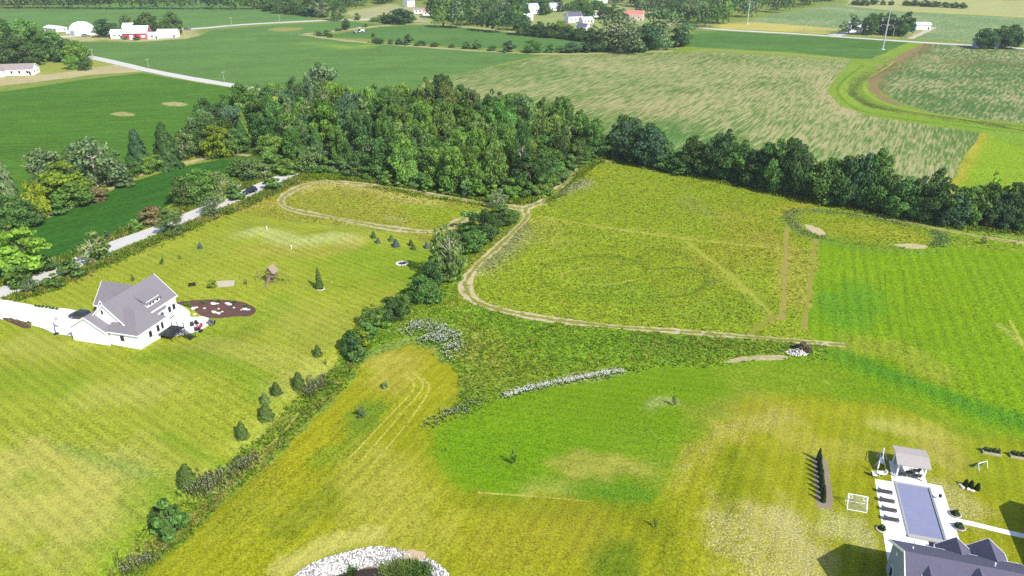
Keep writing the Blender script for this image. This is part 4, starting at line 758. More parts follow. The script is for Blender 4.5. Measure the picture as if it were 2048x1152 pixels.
# --- conifers on the lawn
SP = (.098, .146, .036); BS = (.12, .16, .15)
for bx, by, t_, wp, c, l in ((376, 967, 927, 40, SP, 'largest round spruce on the lawn, next to the tall weeds'), (485, 874, 842, 27, SP, 'plump spruce on the lawn at the end of the spruce line'), (533, 836, 805, 33, SP, 'dark spruce beside a pale bare crescent'), (530, 805, 785, 20, GO_, 'thin yellowish spruce behind the dark spruce'), (553, 787, 763, 23, SP, 'small dense spruce in the middle of the spruce line'), (598, 775, 743, 28, SP, 'upright spruce near the hay-coloured tall grass'), (636, 711, 689, 19, SP, 'small spruce nearest the foot of the hedge')):
    tree('spruce', 'spruce', bx, by, t_, wp, c, l, 'spruce', 'spruces planted down the lawn')
for bx, by, t_, wp, c, l in ((401, 497, 484, 9, BS, 'single small blue spruce on the open lawn'), (747, 476, 461, 10, GB, 'young spruce at the left end of the upper row'), (756, 486, 474, 10, BS, 'small blue spruce in front of the first young spruce'), (783, 482, 469, 11, GO_, 'young olive spruce in the upper row'), (792, 493, 477, 15, BS, 'largest blue spruce of the upper row'), (822, 491, 478, 11, SP, 'young dark spruce in the upper row'), (827, 499, 487, 10, SP, 'small dark spruce in front of its taller neighbour'), (854, 496, 483, 12, BS, 'young blue spruce nearest the hedge')):
    tree('spruce', 'young_spruce', bx, by, t_, wp, c, l, 'spruce', 'young spruces in the upper lawn')
tree('pine', 'young_pine', 639, 577, 534, 17, SP, 'slim young pine in a mulch ring on the lawn', 'pine')
for bx, by, t_, l in ((267, 563, 548, 'thin sapling behind the white house roof'), (200, 592, 580, 'bushy sapling beside the garage roof'), (325, 530, 512, 'bare sapling on the lawn above the house'), (361, 519, 508, 'tiny sapling right of the bare sapling'), (652, 730, 718, 'tiny sapling below the small hedge-side spruce'), (436, 455, 448, 'tiny dark sapling near the roadside'), (1027, 930, 900, 'thin sapling alone on the lush green lawn'), (1348, 812, 790, 'spindly sapling on the upper green lawn'), (1310, 1056, 1036, 'lone thin sapling with a white stake on the yellow lawn')):
    tree('airy', 'sapling', bx, by, t_, (by - t_) * .38, GD, l, 'sapling', 'saplings on the lawns')

# ------------------------------------------------------------------ buildings
WHITE = plain('white_siding', (.78, .79, .80), .6, var=.03, scale=.8)
TRIM = plain('white_trim', (.82, .82, .82), .5, var=.02)
SHING = plain('grey_shingles', C(146, 141, 148), .9, var=.10, scale=3.0, bump=.6)
SHING2 = plain('slate_shingles', C(114, 110, 134), .85, var=.12, scale=4.0, bump=.7)
GREYS = plain('grey_siding', (.26, .29, .32), .7, var=.06)
GLASS = plain('window_glass', (.02, .025, .03), .08, spec=.6, var=.02)
BLACK = plain('black_paint', (.018, .018, .02), .5, var=.1)
BLACKM = plain('black_metal', (.02, .02, .022), .4, .5, var=.1)
REDP = plain('red_barn_paint', (.38, .045, .06), .7, var=.12)
METAL = plain('white_metal', (.75, .76, .78), .4, .1, var=.04)
GREYM = plain('galvanised_steel', (.42, .43, .44), .45, .6, var=.06)
TARP = plain('white_tarpaulin', (.85, .85, .86), .6, var=.02)
BROWNR = plain('brown_roof', C(176, 164, 158), .9, var=.08, scale=2.0)
WOODM = plain('weathered_wood', C(150, 130, 108), .85, var=.14, scale=3.0)
POLEW = plain('pole_wood', C(196, 188, 172), .9, var=.1)
WICK = plain('dark_wicker', (.045, .042, .042), .7, var=.15)
REDF = plain('red_cushion', (.34, .03, .05), .8, var=.08)
STONE = plain('pale_stone', (.46, .44, .41), .9, var=.12, scale=1.2)
STONED = plain('grey_stone', (.34, .33, .32), .9, var=.15, scale=1.2)
BRICKR = plain('red_roof', (.40, .14, .11), .85, var=.1)
BLUEM = plain('blue_tank_paint', (.10, .16, .42), .4, .2, var=.05)
TANP = plain('tan_shingles', C(206, 196, 190), .9, var=.12, scale=4.0, bump=.5)

def slab(mb, a0, z0, a1, z1, t, e0, e1, axis):
    mb.prism([(a0, z0), (a1, z1), (a1, z1 + t), (a0, z0 + t)], e0, e1, axis)
def gable(parent, x0, x1, y0, y1, eave, ridge, axis, wall, roof, over=.35, zb=0.0, trim=TRIM, t=.16, wname='wall', rname='roof', ends=(1, 1)):
    """gabled block; axis = direction of the ridge ('x' or 'y')"""
    if axis == 'y': a0, a1, e0, e1 = x0, x1, y0, y1
    else: a0, a1, e0, e1 = y0, y1, x0, x1
    am = (a0 + a1) / 2; sl = (ridge - eave) / (am - a0)
    mb = MB(); mb.prism([(a0, zb), (a1, zb), (a1, eave), (am, ridge), (a0, eave)], e0, e1, axis); wl_ = mb.build(wname, wall, parent)
    mb = MB(); off = .03
    slab(mb, a0 - over, eave - over * sl + off, am, ridge + off, t, e0 - over, e1 + over, axis)
    slab(mb, a1 + over, eave - over * sl + off + .002, am, ridge + off + .002, t, e0 - over, e1 + over, axis)
    rf = mb.build(rname, roof, parent)
    if trim:
        mb = MB()
        for s_, use in ((0, ends[0]), (1, ends[1])):
            if not use: continue
            ee = e0 - over - .05 if s_ == 0 else e1 + over - .02
            for sg, aa in ((1, a0 - over), (-1, a1 + over)):
                slab(mb, aa, eave - over * sl - .12, am, ridge - .12, t + .17, ee, ee + .07, axis)
        for sg, aa in ((1, a0 - over), (-1, a1 + over)):
            lo_, hi_ = (aa - .06, aa - .002) if sg > 0 else (aa + .002, aa + .06); zz_ = eave - over * sl
            if axis == 'y': mb.box(lo_, hi_, e0 - over, e1 + over, zz_ - .12, zz_ + .17)
            else: mb.box(e0 - over, e1 + over, lo_, hi_, zz_ - .12, zz_ + .17)
        mb.build('fascia', trim, rf)
    return wl_, rf
def window(parent, face, a, z, c, w_=.9, h_=1.2, frame=TRIM, glass=GLASS, name='window'):
    """face: '-y','+y','-x','+x'; a = coordinate along the wall, c = wall plane"""
    f = MB(); g = MB(); s = -1 if face[0] == '-' else 1
    def bx(m, aw, zh, d0, d1):
        p = sorted((c + s * d0, c + s * d1))
        if face[1] == 'y': m.box(a - aw, a + aw, p[0], p[1], z - zh, z + zh)
        else: m.box(p[0], p[1], a - aw, a + aw, z - zh, z + zh)
    bx(f, w_ / 2 + .08, h_ / 2 + .08, -.02, .05); bx(g, w_ / 2, h_ / 2, .03, .07)
    fo = f.build(name, frame, parent); g.build('pane', glass, fo); return fo
# --- white gabled house
WHz = float(T(*HOUSE_O))
H = empty('gabled_house', (HOUSE_O[0], HOUSE_O[1], 0), HOUSE_A)
tag(H, 'white gabled house with grey shingle roofs beside the driveway', 'house')
gable(H, -11.2, -2.2, .4, 15.0, 3.9, 8.1, 'y', WHITE, SHING, zb=-2.3)
gable(H, -14.3, -5.9, -1.5, 5.2, 3.1, 5.7, 'y', WHITE, SHING, zb=-.5, ends=(1, 0))
gable(H, -17.2, -8.0, 8.6, 15.4, 3.0, 6.6, 'x', WHITE, SHING, zb=-.5, ends=(1, 0))
gable(H, -14.6, -11.4, 6.2, 9.0, 2.8, 5.4, 'y', WHITE, SHING, zb=-.5, ends=(1, 0))
mb = MB(); mb.box(-5.4, 1.2, -1.0, 7.0, -2.5, 3.2); mb.build('wall', WHITE, H)
mb = MB()   # hip roof of the south-east wing
e = [(-6.0, -1.4, 3.12), (1.6, -1.4, 3.12), (1.6, 7.4, 3.12), (-6.0, 7.4, 3.12)]; r1 = (-5.0, 3.0, 6.4); r2 = (-2.0, 3.0, 6.4)
mb.add(e + [r1, r2] + [(x, y, z - .2) for x, y, z in e], [(0, 1, 5, 4), (1, 2, 5), (2, 3, 4, 5), (3, 0, 4), (9, 8, 7, 6), (0, 6, 7, 1), (1, 7, 8, 2), (2, 8, 9, 3), (3, 9, 6, 0)])
hr = mb.build('roof', SHING, H)
mb = MB()
for (a, b) in ((e[0], e[1]), (e[1], e[2]), (e[2], e[3])):
    mb.tube((a[0], a[1], a[2] - .1), (b[0], b[1], b[2] - .1), .11, .11, 4)
mb.build('gutter', TRIM, hr)
# east dormer and low lean-to roof
mb = MB(); mb.box(-5.2, -2.7, 7.2, 11.1, 3.6, 5.75); dm = mb.build('dormer', WHITE, H)
mb = MB(); slab(mb, -2.3, 5.35, -6.2, 7.3, .15, 6.9, 11.5, 'y'); mb.build('dormer_roof', SHING, dm)
for a in (8.2, 9.1, 10.4): window(H, '+x', a, 5.0, -2.7, .55, .5)
mb = MB(); mb.box(-3.0, -2.0, 7.6, 10.9, -2.3, 3.0); lt = mb.build('bay_wall', WHITE, H)
mb = MB(); slab(mb, -1.5, 2.95, -3.6, 4.35, .14, 7.45, 11.3, 'y'); mb.build('bay_roof', SHING, H)
for a, z, c, wd, hh in ((8.4, 1.5, -2.0, 1.0, 1.5), (10.0, 1.5, -2.0, 1.0, 1.5), (12.6, 1.6, -2.2, .9, 1.4), (14.0, 1.6, -2.2, .9, 1.4), (12.8, -.9, -2.2, 1.6, 1.5)): window(H, '+x', a, z, c, wd, hh)
for a, z, wd, hh in ((4.6, 1.7, .8, 1.4), (5.9, 1.7, .7, 1.4), (5.2, -.4, .7, .6), (2.3, 1.6, .9, 1.4)): window(H, '+x', a, z, 1.2, wd, hh)
for a, z, c in ((-7.4, 6.3, .4),): window(H, '-y', a, z, c, .5, .9)
window(H, '-y', -2.6, 1.8, -1.0, .9, 1.2); window(H, '-x', 12.0, 1.6, -17.2, 1.6, 1.4)
for a in (.8, 3.4): window(H, '-x', a, 1.25, -14.3, 2.3, 2.3, TRIM, plain('garage_door_panel', (.7, .7, .7), .6, var=.02), 'garage_door')
mb = MB(); mb.tube((-4.6, 5.9, 4.6), (-4.6, 5.9, 5.6), .13, .13, 8); mb.build('vent_pipe', BLACKM, H)
mb = MB(); mb.tube((-5.6, -1.42, -.3), (-5.6, -1.42, 2.9), .06, .06, 6); mb.tube((1.28, -1.1, -.3), (1.28, -1.1, 3.0), .06, .06, 6); mb.build('downspout', TRIM, H)
# black deck with stairs
dk = MB(); dk.box(1.25, 4.4, 4.2, 8.4, .30, .45); deck = dk.build('deck', BLACK, H)
for k in range(9): MB().box(4.42 + k * .27, 4.42 + (k + 1) * .27 - .02, 6.6, 8.2, .10 - k * .17, .16 - k * .17).build('stair_tread', BLACK, deck)
m = MB()
for x, y in ((1.4, 8.3), (4.3, 8.3), (4.3, 6.5), (4.3, 4.3), (2.8, 8.3)): m.tube((x, y, -2.2), (x, y, 1.5), .07, .07, 6)
for z in (1.5, 1.2, .9, .65): m.path([(1.4, 8.3, z), (4.3, 8.3, z)], .03); m.path([(4.3, 6.5, z), (4.3, 4.3, z), (1.4, 4.3, z)], .03)
for y in (6.6, 8.2): m.path([(4.4, y, 1.4), (6.9, y, -.3)], .04); m.path([(4.4, y, .9), (6.9, y, -.8)], .03); m.tube((6.9, y, -2.2), (6.9, y, -.3), .05)
m.build('railing', BLACK, deck)
def hw(u, v): p = loc2w(HOUSE_O, HOUSE_A, u, v); return (p[0], p[1], float(T(p[0], p[1])))
# --- cars
def car(name, label, p, rz, paint, sc=1.0, L=4.8, W=1.9, H_=1.72):
    o = empty(name, (p[0], p[1], p[2] + .01), rz, (sc, sc, sc)); h = L / 2
    b = MB(); b.prism([(-h, .38), (h - .05, .36), (h, .62), (h - .12, .92), (h - 1.25, 1.04), (-h + .05, 1.05), (-h - .02, .7)], -W / 2, W / 2, 'y'); b.build('body', paint, o, bevel=.06)
    c = MB(); c.add([(-h + .12, -W / 2 + .08, 1.02), (h - 1.2, -W / 2 + .08, 1.02), (h - 1.95, -W / 2 + .24, H_), (-h + .5, -W / 2 + .24, H_), (-h + .12, W / 2 - .08, 1.02), (h - 1.2, W / 2 - .08, 1.02), (h - 1.95, W / 2 - .24, H_), (-h + .5, W / 2 - .24, H_)],
                      [(0, 1, 2, 3), (7, 6, 5, 4), (3, 2, 6, 7), (1, 5, 6, 2), (0, 3, 7, 4), (0, 4, 5, 1)]); c.build('window', GLASS, o, bevel=.05)
    MB().box(-h + .48, h - 1.93, -W / 2 + .22, W / 2 - .22, H_ - .01, H_ + .05).build('roof_panel', paint, o, bevel=.02)
    for x in (-h + .85, h - .9):
        for s in (-1, 1):
            wv = MB(); wv.tube((x, s * (W / 2 - .2), .36), (x, s * (W / 2 + .02), .36), .36, .36, 14); wo_ = wv.build('wheel', BLACK, o)
            MB().tube((x, s * (W / 2 + .0), .36), (x, s * (W / 2 + .035), .36), .2, .2, 10).build('rim', GREYM, wo_)
    for s in (-1, 1):
        MB().box(h - .14, h + .0, s * .65 - .2, s * .65 + .2, .68, .84).build('headlight', METAL, o)
        MB().box(-h - .04, -h + .1, s * .7 - .16, s * .7 + .16, .72, .92).build('taillight', REDP, o)
    tag(o, label, 'car'); return o
DARKP = plain('dark_blue_car_paint', (.012, .014, .022), .25, spec=.6, var=.03); GREYP = plain('grey_car_paint', (.10, .10, .11), .3, spec=.6, var=.03)
p = at(500, 386); car('black_car', 'black car driving on the gravel road by the trees', p, R(59) + math.pi, DARKP)
p = at(163, 636); car('parked_car', 'dark blue car parked on the white driveway', p, HOUSE_A + math.pi, DARKP)
p = at(172, 73); car('pickup_truck', 'dark grey pickup parked by the white dome', p, R(30), GREYP, 1.3)
p = at(375, 60); car('far_car', 'small dark car on the far farm road', p, R(15), GREYP, 1.2)
# --- basketball hoop, driveway edge
p = at(113, 668); o = empty('basketball_hoop', p, R(60)); tag(o, 'basketball hoop on a dark post beside the driveway', 'basketball hoop')
MB().box(-.5, .4, -.35, .35, 0, .2).build('base', BLACK, o, bevel=.03); m = MB(); m.tube((-.1, 0, .1), (.1, 0, 2.6), .07); m.tube((.1, 0, 2.6), (.8, 0, 3.2), .06); m.build('post', BLACKM, o)
MB().box(.8, .84, -.85, .85, 2.9, 4.0).build('backboard', METAL, o); MB().ring((1.08, 0, 3.05), .23, .02, 12).build('rim', REDF, o)
# --- patio chairs and fire table
def chair(name, label, p, rz, mat, cat='chair', group=None, sc=1.0):
    o = empty(name, (p[0], p[1], p[2]), rz, (sc, sc, sc))
    MB().box(-.35, .35, -.35, .35, .34, .46).build('seat', mat, o, bevel=.03); b = MB(); b.prism([(-.35, .42), (-.25, .42), (-.45, 1.0), (-.55, 1.0)], -.35, .35, 'y'); b.build('backrest', mat, o)
    for x in (-.3, .3):
        for y in (-.3, .3): MB().tube((x, y, 0), (x, y, .36), .03).build('leg', BLACKM, o)
    for s in (-1, 1): MB().box(-.35, .35, s * .35 - .04, s * .35 + .04, .6, .66).build('armrest', mat, o)
    tag(o, label, cat, group); return o
for u, v, a, mt, l in ((4.6, 11.4, 200, REDF, 'red cushioned chair nearest the deck on the stone patio'), (5.2, 12.1, 250, REDF, 'second red cushioned chair on the stone patio'), (3.4, 11.9, 300, BLACK, 'black patio chair beside the red chairs'), (3.9, 12.9, 330, BLACK, 'black patio chair at the house side of the patio'), (6.3, 10.6, 140, BLACK, 'black patio chair at the outer curve of the patio'), (7.0, 14.0, 220, BLACK, 'black patio chair close to the mulch bed')):
    chair('patio_chair', l, hw(u, v), R(a), mt, 'chair', 'chairs on the stone patio', .95)
m = empty('fire_table', hw(5.4, 10.9)); tag(m, 'low dark fire table between patio chairs', 'fire table'); MB().tube((0, 0, 0), (0, 0, .45), .5, .45, 12).build('base', STONED, m); MB().tube((0, 0, .45), (0, 0, .52), .65, .65, 14).build('table_top', BLACK, m)
m = empty('patio_sofa', hw(6.2, 14.0), R(-40)); tag(m, 'long dark sofa along the patio rim', 'sofa'); MB().box(-1, 1, -.4, .4, .1, .45).build('seat', GREYP, m, bevel=.04); MB().box(-1, 1, .3, .5, .45, .9).build('backrest', GREYP, m, bevel=.04)
# --- boulders in the beds
def rock_mesh(seed, n=1):
    bm = bmesh.new(); bmesh.ops.create_icosphere(bm, subdivisions=n, radius=.5); rg = random.Random(seed)
    for v in bm.verts: v.co = v.co * rg.uniform(.72, 1.15); v.co.z *= .7
    me = bpy.data.meshes.new('boulder'); bm.to_mesh(me); bm.free(); return me
ROCKS = [rock_mesh(i, 2) for i in range(4)]
for me in ROCKS: me.materials.append(STONE)
def boulder(px, py, s, label, group, sz=.6):
    q = at(px, py); o = link('boulder', ROCKS[rnd.randrange(4)], None, (q[0], q[1], q[2] + .1 * s)); o.scale = (s, s * rnd.uniform(.6, .9), s * sz); o.rotation_euler = (0, 0, rnd.uniform(0, 6)); tag(o, label, 'boulder', group)
for px_, py_, s in ((386, 618, 1.5), (391, 616, 1.1), (427, 608, 1.6), (435, 608, 1.0), (455, 608, 1.5), (460, 610, 1.2), (428, 625, 1.6), (437, 627, 1.2), (490, 619, 1.4), (497, 620, .9)): boulder(px_, py_, s, 'large flat pale boulder lying in the brown mulch bed', 'large boulders in the mulch bed', .35)
for px_, py_, s in ((409, 617, .7), (437, 618, .6), (468, 616, .7), (483, 620, .6), (389, 629, .8), (444, 624, .6)): boulder(px_, py_, s, 'small pale stone lying in the brown mulch bed', 'small stones in the mulch bed')
for px_, py_, t_, wp, c in ((377, 612, 603, 12, GL), (406, 606, 602, 7, GD), (437, 604, 599, 7, GD), (469, 607, 602, 8, GD), (492, 613, 608, 8, GD), (424, 603, 599, 6, GD)): tree('bush', 'bed_shrub', px_, py_, t_, wp, c, 'small dark shrub growing in the brown mulch bed' if c is GD else 'light green ornamental grass at the end of the mulch bed', 'shrub', 'shrubs in the mulch bed' if c is GD else None)
for px_, py_, t_, wp in ((57, 652, 643, 12), (48, 649, 642, 9), (34, 645, 639, 8), (22, 641, 636, 8)): tree('bush', 'bed_shrub', px_, py_, t_, wp, BR, 'brownish shrub in the mulch strip by the driveway', 'shrub', 'shrubs beside the driveway')
for k in range(7): tree('bush', 'edging_shrub', 72 + k * 7, 612.5 + k * 1.0, 608.5 + k * 1.0, 6, GD, 'tiny clipped shrub along the driveway edge', 'shrub', 'edging shrubs along the driveway')
# --- lawn toys
p = at(545, 562); o = empty('playset', p, R(-12)); tag(o, 'wooden playset with peaked fort roof and two swing beams', 'playset')
m = MB()
for x in (-.9, .9):
    for y in (-.9, .9): m.tube((x, y, 0), (x, y, 2.7), .08)
m.build('fort_post', WOODM, o); MB().box(-1, 1, -1, 1, 1.3, 1.42).build('platform', WOODM, o); MB().box(-1.0, 1.0, -1.02, -.95, 1.42, 2.1).build('fort_wall', WOODM, o); MB().box(-1.0, 1.0, -1.02, -.96, .1, .8).build('lower_wall', WOODM, o)
gable(o, -1.0, 1.0, -1.0, 1.0, 2.7, 3.9, 'y', WOODM, plain('playset_roof', C(178, 160, 138), .8, var=.1), .3, 2.66, None, .06, 'roof_gable', 'fort_roof')
for s, n_ in ((-1, 'swing_beam'), (1, 'monkey_bars')):
    m = MB(); m.tube((s * .9, 0, 2.2), (s * 3.6, 0, 2.3), .07); m.tube((s * 3.6, 0, 2.3), (s * 3.9, -.8, 0), .07); m.tube((s * 3.6, 0, 2.3), (s * 3.9, .8, 0), .07); m.build(n_, WOODM, o)
    for x in (1.7, 2.7):
        m = MB(); m.tube((s * x, -.2, 2.2), (s * x, -.2, .55), .015); m.tube((s * x, .2, 2.2), (s * x, .2, .55), .015); m.box(s * x - .12, s * x + .12, -.24, .24, .5, .56); m.build('swing', BLACK, o)
m = MB(); m.prism([(-3.6, .0), (-3.4, .0), (-1.0, 1.35), (-1.0, 1.5)], -.3, .3, 'x'); m.build('slide', WOODM, o)
q = at(425, 572); tree('bush', 'climbing_bush', 426, 575, 560, 17, LIME, 'bright green leafy play tunnel beside the sand pit', 'bush')
for px_ in (490, 493):
    q = at(px_, 569); o = empty('lawn_post', q); MB().tube((0, 0, 0), (.15, 0, 1.3), .09).build('post', BLACK, o); MB().box(.05, .3, -.12, .12, 1.3, 1.36).build('cap', WOODM, o); tag(o, 'short dark post standing between sand pit and playset', 'post', 'lawn posts')
q = at(385, 573); o = empty('lawn_bench', q, R(20)); tag(o, 'small dark bench on the lawn behind the white house', 'bench'); MB().box(-.8, .8, -.2, .2, .42, .5).build('seat', BLACK, o); MB().box(-.8, .8, .18, .24, .5, .9).build('backrest', BLACK, o)
for s in (-.7, .7): MB().box(s - .05, s + .05, -.18, .18, 0, .42).build('leg', BLACK, o)
q = at(804, 528); o = empty('fire_ring', q); tag(o, 'ring of pale stones round a fire pit on the lawn', 'fire pit')
MB().tube((0, 0, -.1), (0, 0, .06), .9, .9, 16).build('ash_bed', BLACK, o)
for k in range(14):
    a = k * 2 * math.pi / 14; s = link('stone', ROCKS[k % 4], o, (math.cos(a) * 1.35, math.sin(a) * 1.2, .18)); s.scale = (.75, .55, .55); s.rotation_euler = (0, 0, a)
q = at(640, 577); o = empty('mulch_ring', q); tag(o, 'small mulch ring with pale stone rim round the young pine', 'mulch ring'); MB().tube((.25, -.2, -.1), (.25, -.2, .08), .75, .7, 14).build('mulch', MULCH, o)
m = MB(); m.ring((.25, -.2, .05), .82, .1, 16); m.build('stone_rim', STONE, o)
for px_, py_ in ((583, 497), (534, 459)):
    q = at(px_, py_); o = empty('marker_post', q); MB().tube((0, 0, 0), (0, 0, .8), .12, .10, 8).build('post', METAL, o); MB().tube((0, 0, .8), (0, 0, .95), .17, .08, 8).build('cap', METAL, o); tag(o, 'short white marker post on the pale berm' if py_ < 480 else 'short white marker post below the pale berm', 'marker post')

# ------------------------------------------------------------------ pool lot
def pw(u, v, z=0.0): p = loc2w(POOL_O, POOL_A, u, v); return (p[0], p[1], float(T(p[0], p[1])) + z)
COVER = plain('pool_cover_vinyl', C(160, 164, 198), .55, var=.05, scale=.6, bump=.15)
COPE = plain('pool_coping', C(206, 204, 200), .7, var=.05)
o = empty('swimming_pool', pw(0, 0), POOL_A); tag(o, 'rectangular swimming pool under a grey-blue safety cover', 'swimming pool')
m = MB(); m.box(-.35, 4.72, -.02, .35, -.2, .06); m.box(-.35, 4.72, -11.35, -10.98, -.2, .06); m.box(-.35, -.02, -10.98, -.02, -.2, .062); m.box(4.38, 4.72, -10.98, -.02, -.2, .062); m.build('coping', COPE, o)
m = MB(); m.box(-.02, 4.2, -10.98, -.02, -.12, .045); m.build('cover', COVER, o)
for k in range(1, 11): MB().box(-.02, 4.2, -k + .02, -k + .05, .045, .058).build('cover_seam', COVER, o)
MB().box(4.2, 4.38, -10.98, -.02, -.12, .02).build('open_water_strip', plain('dark_water', (.01, .02, .03), .05, spec=.6, var=.02), o)
for u in (-.2, 4.55): MB().box(u - .05, u + .05, -11.2, .2, .062, .10).build('cover_track', GREYM, o)
MB().box(-.3, 4.6, -11.75, -11.42, .0, .28).build('cover_housing', COPE, o, bevel=.03)
for i, v in enumerate((-2.85, -4.85, -6.85, -8.85)):
    o = empty('sun_lounger', pw(-2.0, v), POOL_A); tag(o, ('dark lounger at the pavilion end of the pool', 'second dark lounger from the pavilion', 'third dark lounger from the pavilion', 'dark lounger at the planter end of the pool')[i], 'sun lounger', 'loungers beside the pool')
    MB().box(-.45, 1.0, -.33, .33, .26, .36).build('seat', WICK, o, bevel=.02); b = MB(); b.prism([(-.45, .28), (-.45, .38), (-1.05, .62), (-1.05, .52)], -.33, .33, 'y'); b.build('backrest', WICK, o)
    for x in (-.8, .85):
        for y in (-.28, .28): MB().box(x - .04, x + .04, y - .04, y + .04, 0, .28 if x > 0 else .42).build('leg', WICK, o)
o = empty('pool_pavilion', pw(0, 0), POOL_A); tag(o, 'open pavilion with pale shingle roof at the end of the pool', 'pavilion')
for u in (.15, 3.85):
    for v in (1.5, 4.9): MB().box(u - .1, u + .1, v - .1, v + .1, 0, 2.65).build('post', TRIM, o)
m = MB(); m.box(-.1, 4.1, 1.3, 1.5, 2.6, 2.8); m.box(-.1, 4.1, 4.9, 5.1, 2.6, 2.8); m.box(.05, .25, 1.5, 4.9, 2.6, 2.79); m.box(3.75, 3.95, 1.5, 4.9, 2.6, 2.79); m.build('beam', TRIM, o)
m = MB(); slab(m, .75, 2.75, 3.2, 3.15, .12, -.35, 4.35, 'x'); slab(m, 5.55, 2.752, 3.2, 3.152, .12, -.35, 4.35, 'x'); m.build('roof', TANP, o)
m = MB(); m.box(.2, 3.8, 4.7, 4.85, .1, 1.1); m.build('counter', GREYS, o)
for u, v, a, l in ((1.0, 2.0, 80, 'dark wicker armchair at the left of the pavilion'), (3.1, 2.1, 110, 'dark wicker armchair at the right of the pavilion'), (3.2, 3.4, 180, 'dark wicker armchair under the pavilion roof')): chair('wicker_chair', l, pw(u, v), POOL_A + R(a), WICK, 'chair', 'wicker chairs in the pavilion', 1.1)
t_ = empty('round_table', pw(2.0, 2.1), POOL_A); tag(t_, 'round dark table at the front of the pavilion', 'table'); MB().tube((0, 0, 0), (0, 0, .7), .12).build('leg', WICK, t_); MB().tube((0, 0, .7), (0, 0, .76), .6, .6, 16).build('table_top', WICK, t_)
# white swing frame behind the pavilion, white bistro set
o = empty('swing_frame', pw(-1.6, 4.4), POOL_A + R(78)); tag(o, 'white metal A-frame garden swing beside the pavilion', 'garden swing'); m = MB()
for s in (-1.2, 1.2):
    m.tube((s, -.8, 0), (s, 0, 2.1), .05); m.tube((s, .8, 0), (s, 0, 2.1), .05); m.tube((s, -.4, 1.05), (s, .4, 1.05), .035)
m.tube((-1.2, 0, 2.1), (1.2, 0, 2.1), .05); m.build('frame', METAL, o); MB().box(-.8, .8, -.3, .3, .5, .58).build('seat', METAL, o); MB().box(-.8, .8, .25, .32, .58, 1.1).build('backrest', METAL, o)
m = MB()
for s in (-.75, .75): m.tube((s, 0, .55), (s, 0, 2.1), .015)
m.build('chain', GREYM, o)
t_ = empty('bistro_table', pw(-2.3, .9), POOL_A); tag(t_, 'white bistro table at the patio corner by the swing', 'table'); MB().tube((0, 0, 0), (0, 0, .7), .05).build('leg', METAL, t_); MB().tube((0, 0, .7), (0, 0, .74), .45, .45, 14).build('table_top', METAL, t_)
for u, v, a, l in ((-3.0, .7, 0, 'white bistro chair on the grass side of the table'), (-1.7, 1.3, 200, 'white bistro chair on the pavilion side of the table')): chair('bistro_chair', l, pw(u, v), POOL_A + R(a), METAL, 'chair', 'white bistro chairs', .9)
o = empty('closed_parasol', pw(-2.6, 1.5), POOL_A); tag(o, 'closed white parasol standing by the bistro table', 'parasol'); MB().tube((0, 0, 0), (0, 0, .12), .25, .25, 10).build('base', GREYM, o); MB().tube((0, 0, .1), (0, 0, 2.5), .03).build('pole', METAL, o); MB().tube((0, 0, 1.1), (0, 0, 2.4), .13, .04, 8).build('canopy', TARP, o)
# arborvitae row with a low stone rim
for k in range(9):
    q = pw(-10.9 + .05 * math.sin(k * 2), 2.3 - k * 1.22)
    tree_obj('column', 'arborvitae', q, .75, 2.15 if k else 2.5, (.045, .09, .034), 'slender columnar arborvitae in the planting bed row', 'arborvitae', 'arborvitae in the planting bed')
# soccer goal with target rings
o = empty('soccer_goal', pw(-6.4, -8.2), POOL_A); tag(o, 'white soccer goal with net and two target rings on the lawn', 'soccer goal')
m = MB(); m.path([(-1.3, 0, .03), (-1.3, 1.3, 1.8), (1.3, 1.3, 1.8), (1.3, 0, .03), (-1.3, 0, .03)], .05); m.path([(-1.3, 1.3, 1.8), (-1.45, 1.9, .03)], .04); m.path([(1.3, 1.3, 1.8), (1.45, 1.9, .03)], .04); m.path([(-1.3, 0, .03), (-1.45, 1.9, .03), (1.45, 1.9, .03), (1.3, 0, .03)], .03); m.build('frame', METAL, o)
m = MB()
for k in range(1, 13): x = -1.3 + 2.6 * k / 13; m.tube((x, 0, .03), (x, 1.3, 1.8), .009, .009, 3)
for k in range(1, 11): t = k / 11; m.tube((-1.3, 1.3 * t, .03 + 1.77 * t), (1.3, 1.3 * t, .03 + 1.77 * t), .009, .009, 3)
m.build('net', METAL, o)
for s in (-.95, .95): MB().ring((s, 1.05, 1.5), .24, .03, 14, (0, 1.8, -1.3)).build('target_ring', METAL, o)
# raised beds, shrub trio, garden frame, planters
for u, v, l in ((15.6, 12.1, 'raised garden bed with plants nearer the pavilion'), (19.5, 12.2, 'raised garden bed with plants farther from the pavilion')):
    o = empty('raised_bed', pw(u, v), POOL_A + R(-2)); tag(o, l, 'raised bed', 'raised garden beds'); m = MB(); m.box(-1.3, 1.3, -.6, -.52, 0, .4); m.box(-1.3, 1.3, .52, .6, 0, .4); m.box(-1.3, -1.22, -.52, .52, 0, .4); m.box(1.22, 1.3, -.52, .52, 0, .4); m.build('timber_frame', plain('bed_timber', C(224, 214, 190), .8, var=.08), o); MB().box(-1.22, 1.22, -.52, .52, .02, .32).build('soil', MULCH, o)
    for k in range(4):
        me, tme = PROTO['bush'][k]; c = link('plant', me, o, (-.9 + k * .6, rnd.uniform(-.1, .2), .3)); c.scale = (.75, .75, .7); c.color = (*vary(GD), 1)
tq = [at(px_, py_) for px_, py_ in ((1930, 972), (1941, 974), (1954, 979))]
for q, l in zip(tq, ('dark conical shrub at the stone end of the shrub trio', 'middle dark conical shrub of the trio', 'dark conical shrub at the outer end of the trio')): tree_obj('column', 'conical_shrub', q, .8, 1.3, (.03, .05, .022), l, 'shrub', 'trio of conical shrubs')
